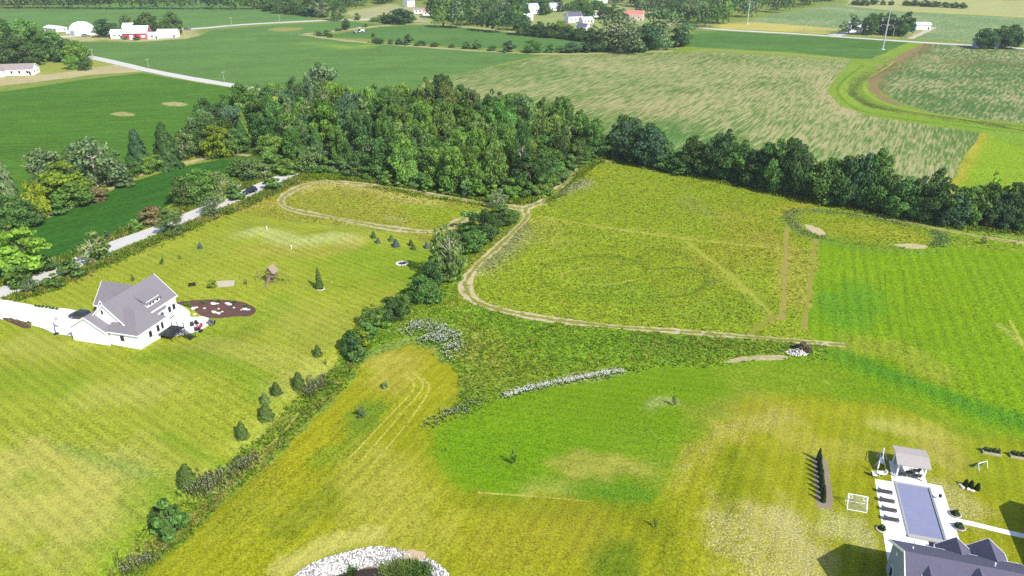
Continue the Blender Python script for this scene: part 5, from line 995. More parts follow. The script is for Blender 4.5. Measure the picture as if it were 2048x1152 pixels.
for px_, py_ in ((1921, 970), (1925, 975), (1936, 979), (1944, 982)): boulder(px_, py_, .8, 'pale stone at the foot of the conical shrub trio', 'stones by the shrub trio')
o = empty('garden_frame', at(1962, 936), R(20)); tag(o, 'small white frame with green netting on the pool lawn', 'garden frame'); m = MB(); m.path([(-.9, -.4, 0), (-.9, 0, 1.1), (.9, 0, 1.1), (.9, -.4, 0)], .05); m.path([(-.9, .5, 0), (-.9, 0, 1.1)], .04); m.path([(.9, .5, 0), (.9, 0, 1.1)], .04); m.build('frame', METAL, o); MB().add([(-.9, 0, 1.1), (.9, 0, 1.1), (.9, .5, .02), (-.9, .5, .02)], [(0, 1, 2, 3)]).build('netting', plain('green_net', (.06, .16, .08), .8), o)
for u, v, w_, l in ((-3.6, -11.2, 1.5, 'oval planter with dark flowers at the patio edge'), (6.9, -5.0, 1.8, 'dark planting clump at the walkway corner, pavilion side'), (6.9, -7.7, 1.7, 'dark planting clump at the walkway corner, house side')):
    o = empty('planter', pw(u, v), POOL_A); tag(o, l, 'planter', 'planters on the patio edge'); m = MB(); m.ring((0, 0, .1), .62 * w_ / 1.5, .11, 16); m.build('rim', STONE if u < 0 else STONED, o); MB().tube((0, 0, -.02), (0, 0, .12), .6 * w_ / 1.5, .55 * w_ / 1.5, 14).build('soil', MULCH, o)
    for k in range(3): c = link('plant', PROTO['bush'][k][0], o, (rnd.uniform(-.25, .25), rnd.uniform(-.25, .25), .08)); c.scale = (.7, .7, .7); c.color = (*vary(GD, .2), 1)
for u, v, a, l in ((-.2, -13.6, 90, 'dark patio chair near the grey house eave'), (.9, -14.0, 100, 'second dark patio chair near the grey house eave')): chair('eave_chair', l, pw(u, v), POOL_A + R(a), WICK, 'chair', 'chairs near the grey house')
o = empty('grill', pw(5.4, -2.2), POOL_A); tag(o, 'small black kettle grill on the pool patio', 'grill'); MB().tube((0, 0, .5), (0, 0, .8), .18, .26, 12).build('bowl', BLACKM, o); MB().tube((0, 0, .8), (0, 0, 1.0), .26, .08, 12).build('lid', BLACKM, o)
for k in range(3): MB().tube((0, 0, .55), (.25 * math.cos(k * 2.1), .25 * math.sin(k * 2.1), 0), .02).build('leg', BLACKM, o)
# grey house with slate roofs
o = empty('grey_house', pw(0, 0), POOL_A); tag(o, 'grey house with slate-blue gabled roofs next to the pool', 'house')
gable(o, -4.0, 10.0, -30.6, -18.6, 4.6, 8.4, 'x', GREYS, SHING2, .45)
gable(o, 1.6, 5.2, -24.0, -17.0, 3.9, 5.4, 'y', GREYS, SHING2, .35, ends=(0, 1))
gable(o, 5.3, 9.1, -24.0, -16.2, 3.9, 5.5, 'y', GREYS, SHING2, .35, ends=(0, 1))
gable(o, 17.8, 27.0, -24.0, -4.4, 4.4, 7.4, 'y', GREYS, SHING2, .4)
gable(o, 9.9, 18.2, -26.5, -20.5, 3.6, 6.0, 'x', GREYS, SHING2, .3)
for u, wd in ((-1.9, 1.2), (3.4, 2.6), (7.6, 2.0)): gable(o, u - wd / 2, u + wd / 2, -29.0, -25.2, 7.3, 7.3 + wd * .42, 'y', GREYS, SHING2, .15, 5.6, wname='dormer_wall', rname='dormer_roof', ends=(1, 0))
m = MB(); m.tube((-2.8, -22.0, 6.0), (-2.8, -22.0, 7.2), .09); m.tube((5.6, -23.2, 7.0), (5.6, -23.2, 8.2), .09); m.build('vent_pipe', METAL, o)
m = MB(); m.tube((-4.02, -21.5, 5.2), (-4.2, -21.5, 5.2), .22, .22, 12); m.build('round_vent', TRIM, o)
for v, z in ((-21.0, 1.6), (-27.5, 1.6), (-24.5, 1.6)): window(o, '-x', v, z, -4.0, 1.1, 1.5)
for u in (-2.6, -.6, .9): window(o, '+y', u, 1.5, -18.6, 1.2, 1.6)
window(o, '+y', 3.4, 1.6, -17.0, 1.8, 1.8); window(o, '+y', 7.2, 1.6, -16.2, 1.8, 1.8)
m = MB(); slab(m, -15.0, 2.6, -18.5, 3.3, .12, 1.1, 4.6, 'x'); m.build('porch_roof', SHING2, o)
for u in (1.25, 4.45): MB().box(u - .08, u + .08, -15.25, -15.1, 0, 2.62).build('porch_post', TRIM, o)

# ------------------------------------------------------------------ pond with riprap
WATER = N('pond_water'); _n = WATER.noise(WATER.pos(), 1.2, 3.0); WATER.bsdf((.030, .022, .014), .06, WATER.bump(_n, .15, .03), spec=.5); MATS['pond_water'] = WATER.m
th = np.linspace(0, 2 * math.pi, 72, endpoint=False); rr_ = 10.3 * (1 + .02 * np.sin(th * 5))
m = MB(); m.add([(POND_C[0] + r_ * math.cos(t), POND_C[1] + r_ * math.sin(t), -1.05) for r_, t in zip(rr_, th)], [tuple(range(72))]); tag(m.build('pond_water', WATER.m), 'dark brown water of the garden pond', 'pond water', None, 'structure')
def joined_rocks(name, label, pts, mats_cols, seed):
    rg = np.random.default_rng(seed); bm = bmesh.new(); bmesh.ops.create_icosphere(bm, subdivisions=1, radius=.5); bv = np.array([v.co[:] for v in bm.verts]); bf = np.array([[v.index for v in f.verts] for f in bm.faces]); bm.free()
    n = len(pts); V = np.tile(bv, (n, 1, 1)) * rg.uniform(.7, 1.25, (n, len(bv), 1)); s = pts[:, 3][:, None, None] * rg.uniform(.7, 1.2, (n, 1, 3)); V = V * s; V[:, :, 2] *= .75
    a = rg.uniform(0, 6.28, n); ca, sa = np.cos(a)[:, None], np.sin(a)[:, None]; X = V[:, :, 0] * ca - V[:, :, 1] * sa; Y = V[:, :, 0] * sa + V[:, :, 1] * ca
    V = np.stack([X + pts[:, 0][:, None], Y + pts[:, 1][:, None], V[:, :, 2] + pts[:, 2][:, None]], -1)
    F = (bf[None] + (np.arange(n) * len(bv))[:, None, None]).reshape(-1, 3)
    me = npmesh(name, V.reshape(-1, 3), F, TUFT if False else STONEA); ci = np.array(mats_cols)[rg.integers(0, len(mats_cols), n)] * rg.uniform(.8, 1.12, (n, 1)); color_attr(me, 'Col', np.repeat(ci, len(bv), 0))
    return tag(link(name, me), label, name.replace('_', ' '), None, 'stuff')
_s = N('rubble_stone'); _s.bsdf(_s.attr('Col').outputs['Color'], .9, spec=.1); STONEA = _s.m; MATS['rubble_stone'] = _s.m
pts = []
for _ in range(6500):
    a = rnd.uniform(-.2, math.pi + .2); q = rnd.uniform(.80, 1.0) + .012 * math.sin(a * 9); x, y = POND_C[0] + 12.8 * q * math.cos(a), POND_C[1] + 12.8 * q * math.sin(a)
    gap = abs(a - R(66)) < .085 + .05 * (q - .8) / .2
    if gap and rnd.random() < .93: continue
    pts.append((x, y, float(T(x, y)) + .04, rnd.uniform(.15, .36)))
joined_rocks('riprap', 'band of white riprap stones around the pond bank', np.array(pts), [(.56, .55, .54), (.50, .49, .48), (.40, .39, .38), (.18, .17, .16)], 3)
pts = []
c0 = at(1594, 706)
for _ in range(260):
    a = rnd.uniform(0, 6.28); r_ = math.sqrt(rnd.random()); x, y = c0[0] + 2.3 * r_ * math.cos(a), c0[1] + 1.3 * r_ * math.sin(a); pts.append((x, y, float(T(x, y)) + .9 * (1 - r_) * rnd.random() + .1, rnd.uniform(.2, .45)))
joined_rocks('stone_heap', 'heap of white rubble stones beside the dirt track end', np.array(pts), [(.55, .54, .50), (.42, .41, .38)], 4)
# ------------------------------------------------------------------ tall weeds, flowers and reeds (uncountable)
def tufts(name, label, pts, hmin, hmax, width, cols, blades=3, seed=0, head=None, lean=.35):
    """pts (n,2) ground points; each tuft is a few leaning blades; head colours make flower heads on top"""
    rg = np.random.default_rng(seed); n = len(pts); z = T(pts[:, 0], pts[:, 1]); Vs = []; Cs = []
    cols = np.array(cols); fld = .5 + .5 * np.sin(pts[:, 0] * .33 + 1.7 * np.sin(pts[:, 1] * .21)) * np.sin(pts[:, 1] * .29 + 1.3 * np.sin(pts[:, 0] * .17)); ix = np.where(rg.uniform(size=n) < .45, rg.integers(0, len(cols), n), np.clip((fld * len(cols)).astype(int), 0, len(cols) - 1)); tc = cols[ix] * rg.uniform(.8, 1.2, (n, 1))
    for b in range(blades):
        a = rg.uniform(0, 6.28, n); h = rg.uniform(hmin, hmax, n); w_ = width * rg.uniform(.6, 1.4, n); l = lean * h * rg.uniform(.2, 1, n); ca, sa = np.cos(a), np.sin(a)
        x = pts[:, 0] + rg.normal(0, width, n); y = pts[:, 1] + rg.normal(0, width, n)
        Vs.append(np.stack([np.c_[x - sa * w_, y + ca * w_, z - .02], np.c_[x + sa * w_, y - ca * w_, z - .02], np.c_[x + ca * l + sa * w_ * .35, y + sa * l - ca * w_ * .35, z + h], np.c_[x + ca * l - sa * w_ * .35, y + sa * l + ca * w_ * .35, z + h * .92]], 1).reshape(-1, 3)); Cs.append(np.repeat(tc * rg.uniform(.85, 1.15, (n, 1)), 4, 0))
        if head is not None:
            k = rg.uniform(size=n) < head[1]; hh = head[2]; c = np.c_[x + ca * l, y + sa * l, z + h][k]; r_ = hh * rg.uniform(.6, 1.3, k.sum())[:, None]; e1 = np.array([1, 0, .2]); e2 = np.array([0, 1, .2])
            Vs.append(np.stack([c - e1 * r_, c - e2 * r_, c + e1 * r_, c + e2 * r_], 1).reshape(-1, 3)); Cs.append(np.repeat(np.tile(np.array(head[0]), (k.sum(), 1)) * rg.uniform(.85, 1.1, (k.sum(), 1)), 4, 0))
    V = np.vstack(Vs); F = np.arange(len(V)).reshape(-1, 4); me = npmesh(name, V, F, TUFT); color_attr(me, 'Col', np.vstack(Cs))
    return tag(link(name, me), label, name.replace('_', ' '), None, 'stuff')
def zone_at(x, y):
    ow = np.full(np.shape(x), -1)
    for i, z in enumerate(ZONES): ow[pip(x, y, z['P'])] = i
    return ow
HARD = {i for i, z in enumerate(ZONES) if z['mat'] in (ROADM, DIRT, SOILM, CONC, MULCH, SANDM)}
def off_hard(q):
    ow = zone_at(q[:, 0], q[:, 1]); return q[[o_ not in HARD for o_ in ow]]
def fill(P, n, seed):
    rg = np.random.default_rng(seed); P0 = P; lo, hi = P.min(0), P.max(0); out = np.zeros((0, 2))
    while len(out) < n:
        q = rg.uniform(lo, hi, (n * 2, 2)); out = np.vstack([out, q[pip(q[:, 0], q[:, 1], P)]])
    out = out[:n]; zi = [i for i, z in enumerate(ZONES) if z['P'] is P0]
    if zi: out = out[zone_at(out[:, 0], out[:, 1]) == zi[0]]
    return out
def wpoly(pts): return np.array([np.asarray(at(*p))[:2] for p in pts])
def along(pts, n, spread, seed):
    rg = np.random.default_rng(seed); c = catmull([np.asarray(at(*p))[:2] for p in pts], False, .6); k = rg.integers(0, len(c), n)
    return off_hard(c[k] + rg.normal(0, spread, (n, 2)))
WG = [C(132, 166, 48), C(150, 170, 60), C(112, 148, 50), C(176, 176, 82), C(190, 182, 106)]
Zp = {z['label']: z['P'] for z in ZONES}
tufts('tall_weeds', 'tall mixed weeds filling the swale', fill(Zp['strip of tall weeds running down the swale'], 1700, 11), .15, .45, .14, WG, 3, 11, None, 1.3)
tufts('tall_weeds', 'tall green weeds between track and mown lawn', fill(Zp['tall green weeds between dirt track and mown lawn'], 6000, 12), .15, .45, .13, [C(140, 176, 50), C(154, 182, 56), C(120, 160, 52), C(176, 182, 76)], 3, 12, None, 2.0)
tufts('meadow_grass', 'standing grass tufts across the large meadow', fill(Zp['large rough yellow-green meadow inside the track'], 12000, 13), .12, .32, .16, [C(160, 170, 50), C(180, 180, 66), C(140, 156, 46), C(200, 192, 104)], 2, 13, None, 1.8)
tufts('meadow_grass', 'standing grass tufts in the small dry meadow', fill(Zp['dry meadow enclosed by the looping dirt track'], 4000, 14), .12, .3, .17, [C(176, 174, 62), C(194, 184, 92), C(158, 166, 56)], 2, 14, None, 1.8)
tufts('roadside_weeds', 'rough weeds on the gravel road verges', np.vstack([along([(0, 566), (120, 524), (222, 478), (323, 440), (400, 408), (480, 376), (600, 322)], 3500, 1.6, 15), along([(20, 600), (130, 560), (240, 512), (330, 474), (410, 440), (490, 408), (600, 356)], 4000, 1.6, 16)]), .3, .8, .16, WG, 3, 15, None, 1.2)
tufts('woodland_skirt', 'bright weeds along the foot of the woodlot', along([(600, 352), (700, 358), (780, 374), (860, 388), (930, 398), (990, 402), (1085, 398), (1136, 358), (1165, 334), (1215, 318), (1300, 332), (1500, 372), (1700, 414), (1900, 450), (2060, 462)], 11000, 1.8, 17), .3, .9, .2, [C(140, 174, 48), C(160, 178, 54), C(122, 158, 44)], 3, 17, None, 1.2)
tufts('wildflowers', 'line of white wildflowers along the mown edge', along([(1012, 793), (1060, 779), (1120, 766), (1180, 754), (1238, 745)], 800, .42, 18), .35, .65, .06, [C(110, 146, 44), C(130, 156, 60)], 2, 18, ((.74, .72, .64), .8, .085))
tufts('wildflowers', 'loose patches of white wildflowers beside the hedge foot', np.vstack([along([(815, 664), (850, 648)], 150, 1.2, 19), along([(868, 655), (905, 672)], 150, 1.2, 20), along([(850, 682), (880, 678)], 100, 1.2, 21), along([(892, 700), (905, 690), (898, 720)], 150, 1.2, 22), along([(870, 668), (900, 680)], 120, 1.6, 28)]), .5, 1.0, .08, [C(110, 150, 44)], 2, 19, ((.78, .78, .70), .75, .09))
tufts('wildflowers', 'scattered white wildflowers along the meadow track', np.vstack([along([(1100, 395), (1150, 375), (1172, 362)], 900, 1.6, 23), along([(1050, 450), (1010, 495), (965, 540)], 1500, 2.2, 24), fill(Zp['large rough yellow-green meadow inside the track'], 700, 29)]), .35, .6, .06, [C(150, 158, 60)], 1, 23, ((.55, .53, .45), .7, .08))
tufts('wildflowers', 'grey seed heads and white flowers in the lower swale', np.vstack([along([(385, 985), (420, 965), (440, 955)], 220, .9, 25), along([(470, 940), (500, 925)], 90, .8, 26), along([(255, 1135), (300, 1120)], 80, .9, 27), along([(640, 765), (615, 790)], 160, .9, 30)]), .6, 1.3, .09, [C(126, 146, 76), C(150, 156, 96)], 3, 25, ((.55, .54, .44), .35, .07))
tufts('wildflowers', 'white weeds along the edge of the green lawn', along([(862, 850), (880, 835), (920, 822), (960, 808)], 220, .9, 31), .3, .7, .08, [C(116, 146, 50)], 2, 31, ((.5, .5, .44), .4, .08))
tufts('reeds', 'green reeds growing in the pond margin', np.vstack([along([(775, 1150), (810, 1144), (850, 1150)], 750, .55, 32), along([(700, 1150), (708, 1146)], 50, .2, 33), along([(790, 1160), (850, 1162)], 300, .6, 34)]), .4, .9, .07, [C(136, 172, 80), C(112, 152, 68), C(160, 184, 100)], 3, 32, None, 1.1)
tufts('oval_reeds', 'blue-green rushes at the rim of the oval mound', np.vstack([along([(1590, 420), (1578, 432), (1592, 452), (1620, 470), (1650, 478)], 420, 1.2, 35), along([(1868, 462), (1884, 476), (1872, 492)], 380, 1.2, 36), along([(1600, 420), (1680, 426), (1760, 440), (1840, 456)], 300, 1.0, 37)]), .2, .45, .14, [C(136, 174, 104), C(150, 178, 92), C(176, 188, 110)], 2, 35, None, 1.6)
tree('bush', 'swale_shrub', 345, 1068, 1002, 66, GM, 'large dark weedy shrub in the lower swale', 'shrub')
tree('bush', 'swale_shrub', 318, 1050, 1018, 28, GD, 'small dark shrub beside the large swale shrub', 'shrub')
tree('bush', 'brush_pile', 1606, 702, 686, 34, (.14, .11, .075), 'brown brush pile behind the white stone heap', 'brush pile', None, 1)
tree('bush', 'lawn_weed', 770, 775, 764, 14, GG, 'single grey weed clump on the yellow mown strip', 'weed'); tree('bush', 'lawn_weed', 722, 832, 816, 20, GG, 'grey-green weed clump lower on the yellow mown strip', 'weed')
tree('airy', 'dead_bush', 1966, 488, 474, 12, BR, 'small brown bush on the meadow below the tree row', 'bush')

# ------------------------------------------------------------------ distant farms, houses, poles and trees
def simple_house(name, label, cat, px, py, L, W, eave, ridge, rz, wall, roof, wins=3, group=None, door=True, over=.4):
    p = at(px, py); o = empty(name, p, rz); tag(o, label, cat, group)
    gable(o, -L / 2, L / 2, -W / 2, W / 2, eave, ridge, 'x', wall, roof, over, -.3)
    for k in range(wins):
        a = -L / 2 + L * (k + .7) / (wins + .4); window(o, '-y', a, eave * .55, -W / 2, 1.2, 1.3)
    for a in (-W / 4, W / 4): window(o, '+x', a, eave * .55, L / 2, 1.1, 1.3)
    if door: window(o, '-y', L / 2 - 1.6, 1.1, -W / 2, 1.1, 2.0, TRIM, BLACK, 'door')
    return o
TINR = plain('tin_roof', (.72, .72, .74), .45, .1, var=.05); GREYR = plain('grey_roof', (.30, .31, .34), .8, var=.08); PALEW = plain('pale_wall', (.66, .65, .62), .7, var=.05)
# ranch house by the lane
o = simple_house('ranch_house', 'low tan-roofed ranch house by the stubble strip', 'house', 32, 148, 22, 11, 3.0, 5.6, R(12), WHITE, BROWNR, 5)
gable(o, -10.8, -3, -10, 2, 2.95, 5.0, 'y', WHITE, BROWNR, .4, -.3)
# red barn farmstead
o = simple_house('red_barn', 'red barn with white tin roof in the farmstead', 'barn', 276, 77, 17, 11, 5.0, 9.2, R(8), REDP, TINR, 0, None, False, .6)
MB().box(-4.0, -1.5, -5.62, -5.5, 0, 3.2).build('barn_door', WHITE, o); MB().box(4.2, 7.2, -5.62, -5.5, 1.4, 3.0).build('hay_door', WHITE, o)
simple_house('milk_house', 'white lean-to shed attached west of the red barn', 'shed', 238, 76, 9, 8, 4.2, 6.2, R(8), WHITE, TINR, 2)
simple_house('white_shed', 'white tin shed just east of the red barn', 'shed', 308, 77, 9, 7, 3.2, 4.6, R(6), PALEW, TINR, 1)
simple_house('machine_shed', 'open grey machine shed at the east end of the farmstead', 'shed', 338, 74, 14, 10, 4.2, 5.8, R(6), PALEW, TINR, 0)
simple_house('barn_annex', 'white annex behind the red barn', 'shed', 262, 66, 9, 8, 5.0, 7.6, R(8), WHITE, TINR, 1)
simple_house('low_barn', 'long low white barn left of the dome', 'barn', 112, 62, 18, 9, 2.8, 4.2, R(-32), METAL, TINR, 3)
p = at(166, 68); o = empty('storage_dome', p, R(-20)); tag(o, 'white fabric storage dome beside the farm road', 'dome')
def dome_mesh(nm, rx, ry, rz_, mat, parent, n=18, k=7, x0=0.0):
    vs = []; fs = []
    for i in range(k + 1):
        f_ = math.pi / 2 * i / k
        for j in range(n): a = 2 * math.pi * j / n; vs.append((x0 + rx * math.cos(f_) * math.cos(a), ry * math.cos(f_) * math.sin(a), rz_ * math.sin(f_) ** .8))
    for i in range(k):
        for j in range(n): fs.append((i * n + j, i * n + (j + 1) % n, (i + 1) * n + (j + 1) % n, (i + 1) * n + j))
    m_ = MB(); m_.add(vs, fs); return m_.build(nm, mat, parent, True)
dome_mesh('fabric_roof', 10.5, 9.5, 9.6, TARP, o); MB().box(-13.5, -8.5, -4.0, 4.0, 0, 2.2).build('entrance_vestibule', TARP, o, bevel=.3); MB().box(-2, 2, -9.6, -9.0, 0, 3.4).build('door', GREYM, o)
# eastern farmstead
simple_house('farmhouse', 'white farmhouse behind the eastern farmstead trees', 'house', 1712, 63, 14, 9, 4.6, 7.2, R(-8), WHITE, METAL, 4)
simple_house('pole_barn', 'white metal pole barn right of the farmstead trees', 'barn', 1838, 58, 15, 9, 4.0, 5.4, R(-12), METAL, TINR, 0)
p = at(1822, 62); o = empty('storage_tank', p); tag(o, 'blue cylindrical storage tank beside the pole barn', 'tank'); MB().tube((0, 0, 0), (0, 0, 5.2), 3.4, 3.4, 20).build('shell', BLUEM, o, False); MB().tube((0, 0, 5.2), (0, 0, 6.2), 3.45, .3, 20).build('lid', METAL, o)
simple_house('farm_garage', 'low dark-windowed garage behind the farmstead trees', 'garage', 1765, 58, 10, 7, 3.2, 5.0, R(-8), PALEW, GREYR, 2)
for px_, py_, l in ((1952, 95, 'blue-grey shed at the left of the lone tree clump'), (1987, 96, 'tall blue-grey shed with white edge between the lone trees')):
    p = at(px_, py_); o = empty('field_shed', p, R(-10)); tag(o, l, 'shed', 'sheds under the lone trees'); h_ = 4.2 if px_ < 1960 else 6.8
    gable(o, -1.9, 1.9, -2.4, 2.4, h_, h_ + 1.0, 'y', plain('blue_grey_siding', (.24, .29, .42), .6, var=.05), METAL, .2, -.2); MB().box(-.6, .6, -2.5, -2.41, 0, 2.1).build('door', TRIM, o)
# village houses
for i, (px_, py_, L, W, e_, r_, a, wl_, rf_, l) in enumerate(((1062, 27, 13, 10, 6, 9.5, 20, WHITE, GREYR, 'white two-storey village house among small trees'), (1046, 40, 18, 9, 3.2, 5.6, -10, PALEW, PALEW, 'long pale ranch house at the village edge'), (1146, 44, 14, 9, 5.2, 8.6, 25, WHITE, SHING2, 'white village house with slate-blue roof'), (1172, 46, 11, 8, 3.2, 5.4, 25, PALEW, GREYR, 'grey-roofed garage beside the slate-blue roofed house'), (1166, 62, 9, 8, 3.4, 6.0, -30, WHITE, SHING2, 'small slate-roofed house at the hedge'), (1188, 34, 13, 8, 3.4, 5.4, 5, PALEW, plain('green_roof', (.42, .48, .34), .8), 'low house with pale green roof'), (1268, 40, 17, 11, 5.0, 8.4, -15, plain('tan_brick', (.50, .40, .34), .8), BRICKR, 'brick house with red roof behind the big willows'), (818, 13, 9, 9, 6.5, 10, 40, WHITE, SHING2, 'white gabled house at the far pasture'), (860, 30, 14, 8, 3.4, 5.6, 5, PALEW, BRICKR, 'low red-roofed house half hidden by the far wood'), (840, 26, 12, 8, 3, 4.6, 5, PALEW, BROWNR, 'low brown shed beside the far pasture'), (1110, 20, 12, 9, 4, 7, 10, WHITE, GREYR, 'white bungalow behind the village trees'), (1200, 6, 14, 10, 5, 8, 15, WHITE, GREYR, 'white house at the back of the village'))):
    simple_house('village_house', l, 'house', px_, py_, L, W, e_, r_, R(a), wl_, rf_, 3, 'village houses')
for px_, py_, a, l in ((1130, 50, 30, 'dark red car on the village drive'), (1030, 34, 10, 'pale car at the village edge')): car('village_car', l, at(px_, py_), R(a), REDP if px_ > 1100 else METAL, 1.3)
# tractor in the enclosed soybean field
p = at(722, 65); o = empty('tractor', p, R(20)); tag(o, 'white and grey tractor working in the enclosed soybean field', 'tractor')
MB().box(-.4, 2.8, -.6, .6, 1.2, 2.2).build('hood', METAL, o, bevel=.1); MB().box(-1.8, -.2, -.9, .9, 1.2, 3.4).build('cab', GLASS, o, bevel=.1); MB().box(-1.9, -.1, -1.0, 1.0, 3.4, 3.6).build('cab_roof', METAL, o); MB().box(-5.2, -4.2, -6, 6, .6, 1.3).build('boom', GREYM, o); MB().box(-4.2, -1.8, -.2, .2, .8, 1.1).build('drawbar', GREYM, o)
for x, r_ in ((-1.0, 1.0), (2.2, .7)):
    for s in (-1, 1): wv = MB(); wv.tube((x, s * .95, r_), (x, s * 1.5, r_), r_, r_, 16); w__ = wv.build('wheel', BLACK, o); MB().tube((x, s * 1.3, r_), (x, s * 1.53, r_), r_ * .5, r_ * .5, 12).build('rim', METAL, w__)
# power line: wooden poles and steel pylons
def pole(px_, py_, ty_, label, r_=.16, group='wooden utility poles'):
    p = at(px_, py_); h_ = height_from(p, ty_); o = empty('utility_pole', p, R(60)); tag(o, label, 'utility pole', group); MB().tube((0, 0, -.2), (0, 0, h_), r_ * 1.2, r_ * .8, 8).build('pole', POLEW, o); MB().box(-1.1, 1.1, -.08, .08, h_ - .75, h_ - .58).build('crossarm', POLEW, o)
    for x in (-.95, 0, .95): MB().tube((x, 0, h_ - .6), (x, 0, h_ - .3), .06).build('insulator', METAL, o)
for px_, py_, ty_, l in ((186, 116, 97, 'utility pole where the lane meets the ranch house drive'), (298, 139, 117, 'utility pole beside the middle of the gravel lane'), (449, 165, 142, 'utility pole beside the lane near the woodlot'), (464, 53, 34, 'utility pole on the far farm road'), (623, 200, 150, 'pale utility pole rising from the woodlot'), (1785, 76, 54, 'wooden pole in front of the eastern farmstead'), (1607, 62, 52, 'short pole by the eastern lane'), (1415, 56, 36, 'utility pole at the bend of the eastern road'), (1225, 68, 47, 'thin pole between the big willows and the hedge'), (735, 34, 20, 'small pole on the pale pasture'), (560, 48, 30, 'utility pole along the far farm road by the treeline'), (532, 360, 340, 'thin pole beside the gravel road past the black car'), (480, 390, 368, 'thin pole beside the gravel road before the black car')): pole(px_, py_, ty_, l, .2 if py_ < 120 else .11)
for px_, py_, ty_, l in ((1765, 99, 13, 'tall steel transmission pole with two crossarms in the crop field'), (1494, 48, -14, 'tall steel transmission pole beside the yellow verge'), (1335, 20, -24, 'distant steel transmission pole above the far wood')):
    p = at(px_, py_); h_ = height_from(p, ty_); o = empty('transmission_pole', p, R(-35)); tag(o, l, 'transmission pole', 'steel transmission poles'); MB().tube((0, 0, 0), (0, 0, h_), .62, .26, 10).build('shaft', GREYM, o); MB().tube((0, 0, -.1), (0, 0, .35), 1.5, 1.4, 12).build('footing', CONCP if 'CONCP' in globals() else STONE, o)
    for z, w_ in ((.74, 4.2), (.58, 4.0)):
        MB().tube((-w_, 0, h_ * z), (w_, 0, h_ * z), .17, .17, 6).build('crossarm', GREYM, o)
        for x in (-w_ + .2, w_ - .2, 0): MB().tube((x, 0, h_ * z - 1.4), (x, 0, h_ * z), .10, .10, 5).build('insulator', METAL, o)
# far trees that can be told apart
def far(kind, bx, by, t_, wp, c, l, g, nm='farm_tree'): tree(kind, nm, bx, by, t_, wp, vary(c, .08), l, 'tree', g)
for a in ((215, 74, 38, 44, GD, 'broad dark tree at the west end of the red barn farmstead'), (257, 64, 29, 28, GO_, 'brownish tree behind the red barn'), (298, 66, 26, 44, GD, 'round dark tree behind the farmstead sheds'), (347, 70, 25, 38, GM, 'tall light-topped tree at the east end of the farmstead')): far('round', *a, 'farmstead trees')
for bx, by, t_, wp in ((252, 79, 72, 10), (273, 80, 70, 14)): tree('bush', 'barn_bush', bx, by, t_, wp, GM, 'green bush against the red barn wall', 'bush', 'bushes at the red barn')
for a in ((8, 118, 32, 74, GM, 'tall tree at the back of the ranch house grove'), (62, 106, 38, 64, GL, 'light green tree in the ranch house grove'), (18, 132, 62, 66, GD, 'dark tree above the ranch house roof'), (52, 134, 74, 70, GD, 'large dark tree beside the ranch house'), (104, 120, 62, 64, GM, 'mid-green tree in the ranch house grove'), (124, 122, 76, 52, GD, 'dark tree above the lane drive'), (154, 122, 82, 46, GL, 'light tree at the end of the ranch house grove'), (168, 118, 92, 28, GM, 'small tree by the lane corner'), (-40, 125, 40, 80, GM, 'tree west of the ranch house'), (80, 118, 55, 50, GM, 'tree between the light and dark grove trees')): far('round', *a, 'ranch house grove')
for bx, by, t_, wp, c, l in ((145, 138, 108, 27, GL, 'round lawn tree left of its twin by the lane'), (173, 140, 112, 25, GM, 'round lawn tree nearest the lane'), (93, 124, 104, 14, LIME, 'small lime cone-shaped tree in the ranch house yard')): tree('round', 'yard_tree', bx, by, t_, wp, c, l, 'tree', 'ranch house yard trees')
for a in (('airy', 1697, 68, 29, 40, GB, 'open-branched tree at the left of the eastern farmstead'), ('round', 1738, 70, 27, 32, GD, 'dark tree in front of the farmhouse'), ('round', 1752, 68, 27, 28, GD, 'second dark tree in front of the farmhouse'), ('round', 1775, 70, 26, 30, GD, 'dark tree behind the steel pole'), ('round', 1797, 72, 31, 34, GD, 'broad dark tree at the right of the eastern farmstead'), ('round', 1811, 68, 24, 28, GD, 'tall dark tree beside the blue tank')): far(*a, 'eastern farmstead trees')
for a in ((1968, 97, 58, 42, GD, 'dark tree by the left blue-grey shed'), (1996, 93, 52, 40, GD, 'dark tree behind the tall shed'), (2021, 98, 50, 40, GD, 'dark tree at the right end of the lone clump')): far('round', *a, 'lone tree clump')
for a in (('willow', 1236, 103, 26, 98, GG, 'huge silver-green willow at the field corner'), ('willow', 1330, 95, 18, 92, GB, 'huge dark willow beside the silver-green one'), ('round', 1292, 100, 48, 54, GB, 'tree between the two huge willows'), ('round', 1200, 102, 72, 46, GD, 'dark low tree at the left of the huge willows'), ('round', 1360, 92, 52, 40, GD, 'dark tree right of the huge willows'), ('bush', 1270, 103, 78, 46, GD, 'low thicket below the huge willows')): far(*a, 'trees at the field corner', 'corner_tree')
for k, (bx, by, t_, wp) in enumerate(((1065, 105, 79, 36), (1016, 104, 82, 28), (1100, 105, 88, 24), (1145, 105, 85, 34), (1122, 105, 92, 22), (1172, 104, 84, 34), (1182, 100, 88, 30), (953, 98, 79, 18), (932, 97, 84, 18), (905, 95, 86, 14), (842, 91, 82, 22), (815, 90, 69, 20), (799, 89, 76, 16), (782, 88, 79, 12), (748, 86, 66, 13), (760, 87, 77, 18), (655, 71, 60, 16), (636, 69, 61, 16), (640, 72, 63, 12), (660, 75, 66, 12), (676, 62, 56, 12), (693, 60, 38, 16), (732, 54, 47, 12), (985, 101, 92, 18), (870, 93, 84, 18))):
    tree('bush' if k % 3 else 'round', 'shrub_line_bush', bx, by, t_, wp, vary(rnd.choice([GD, GM, GB]), .15), 'green bush in the shrub line round the enclosed field', 'bush', 'shrub line round the enclosed field')
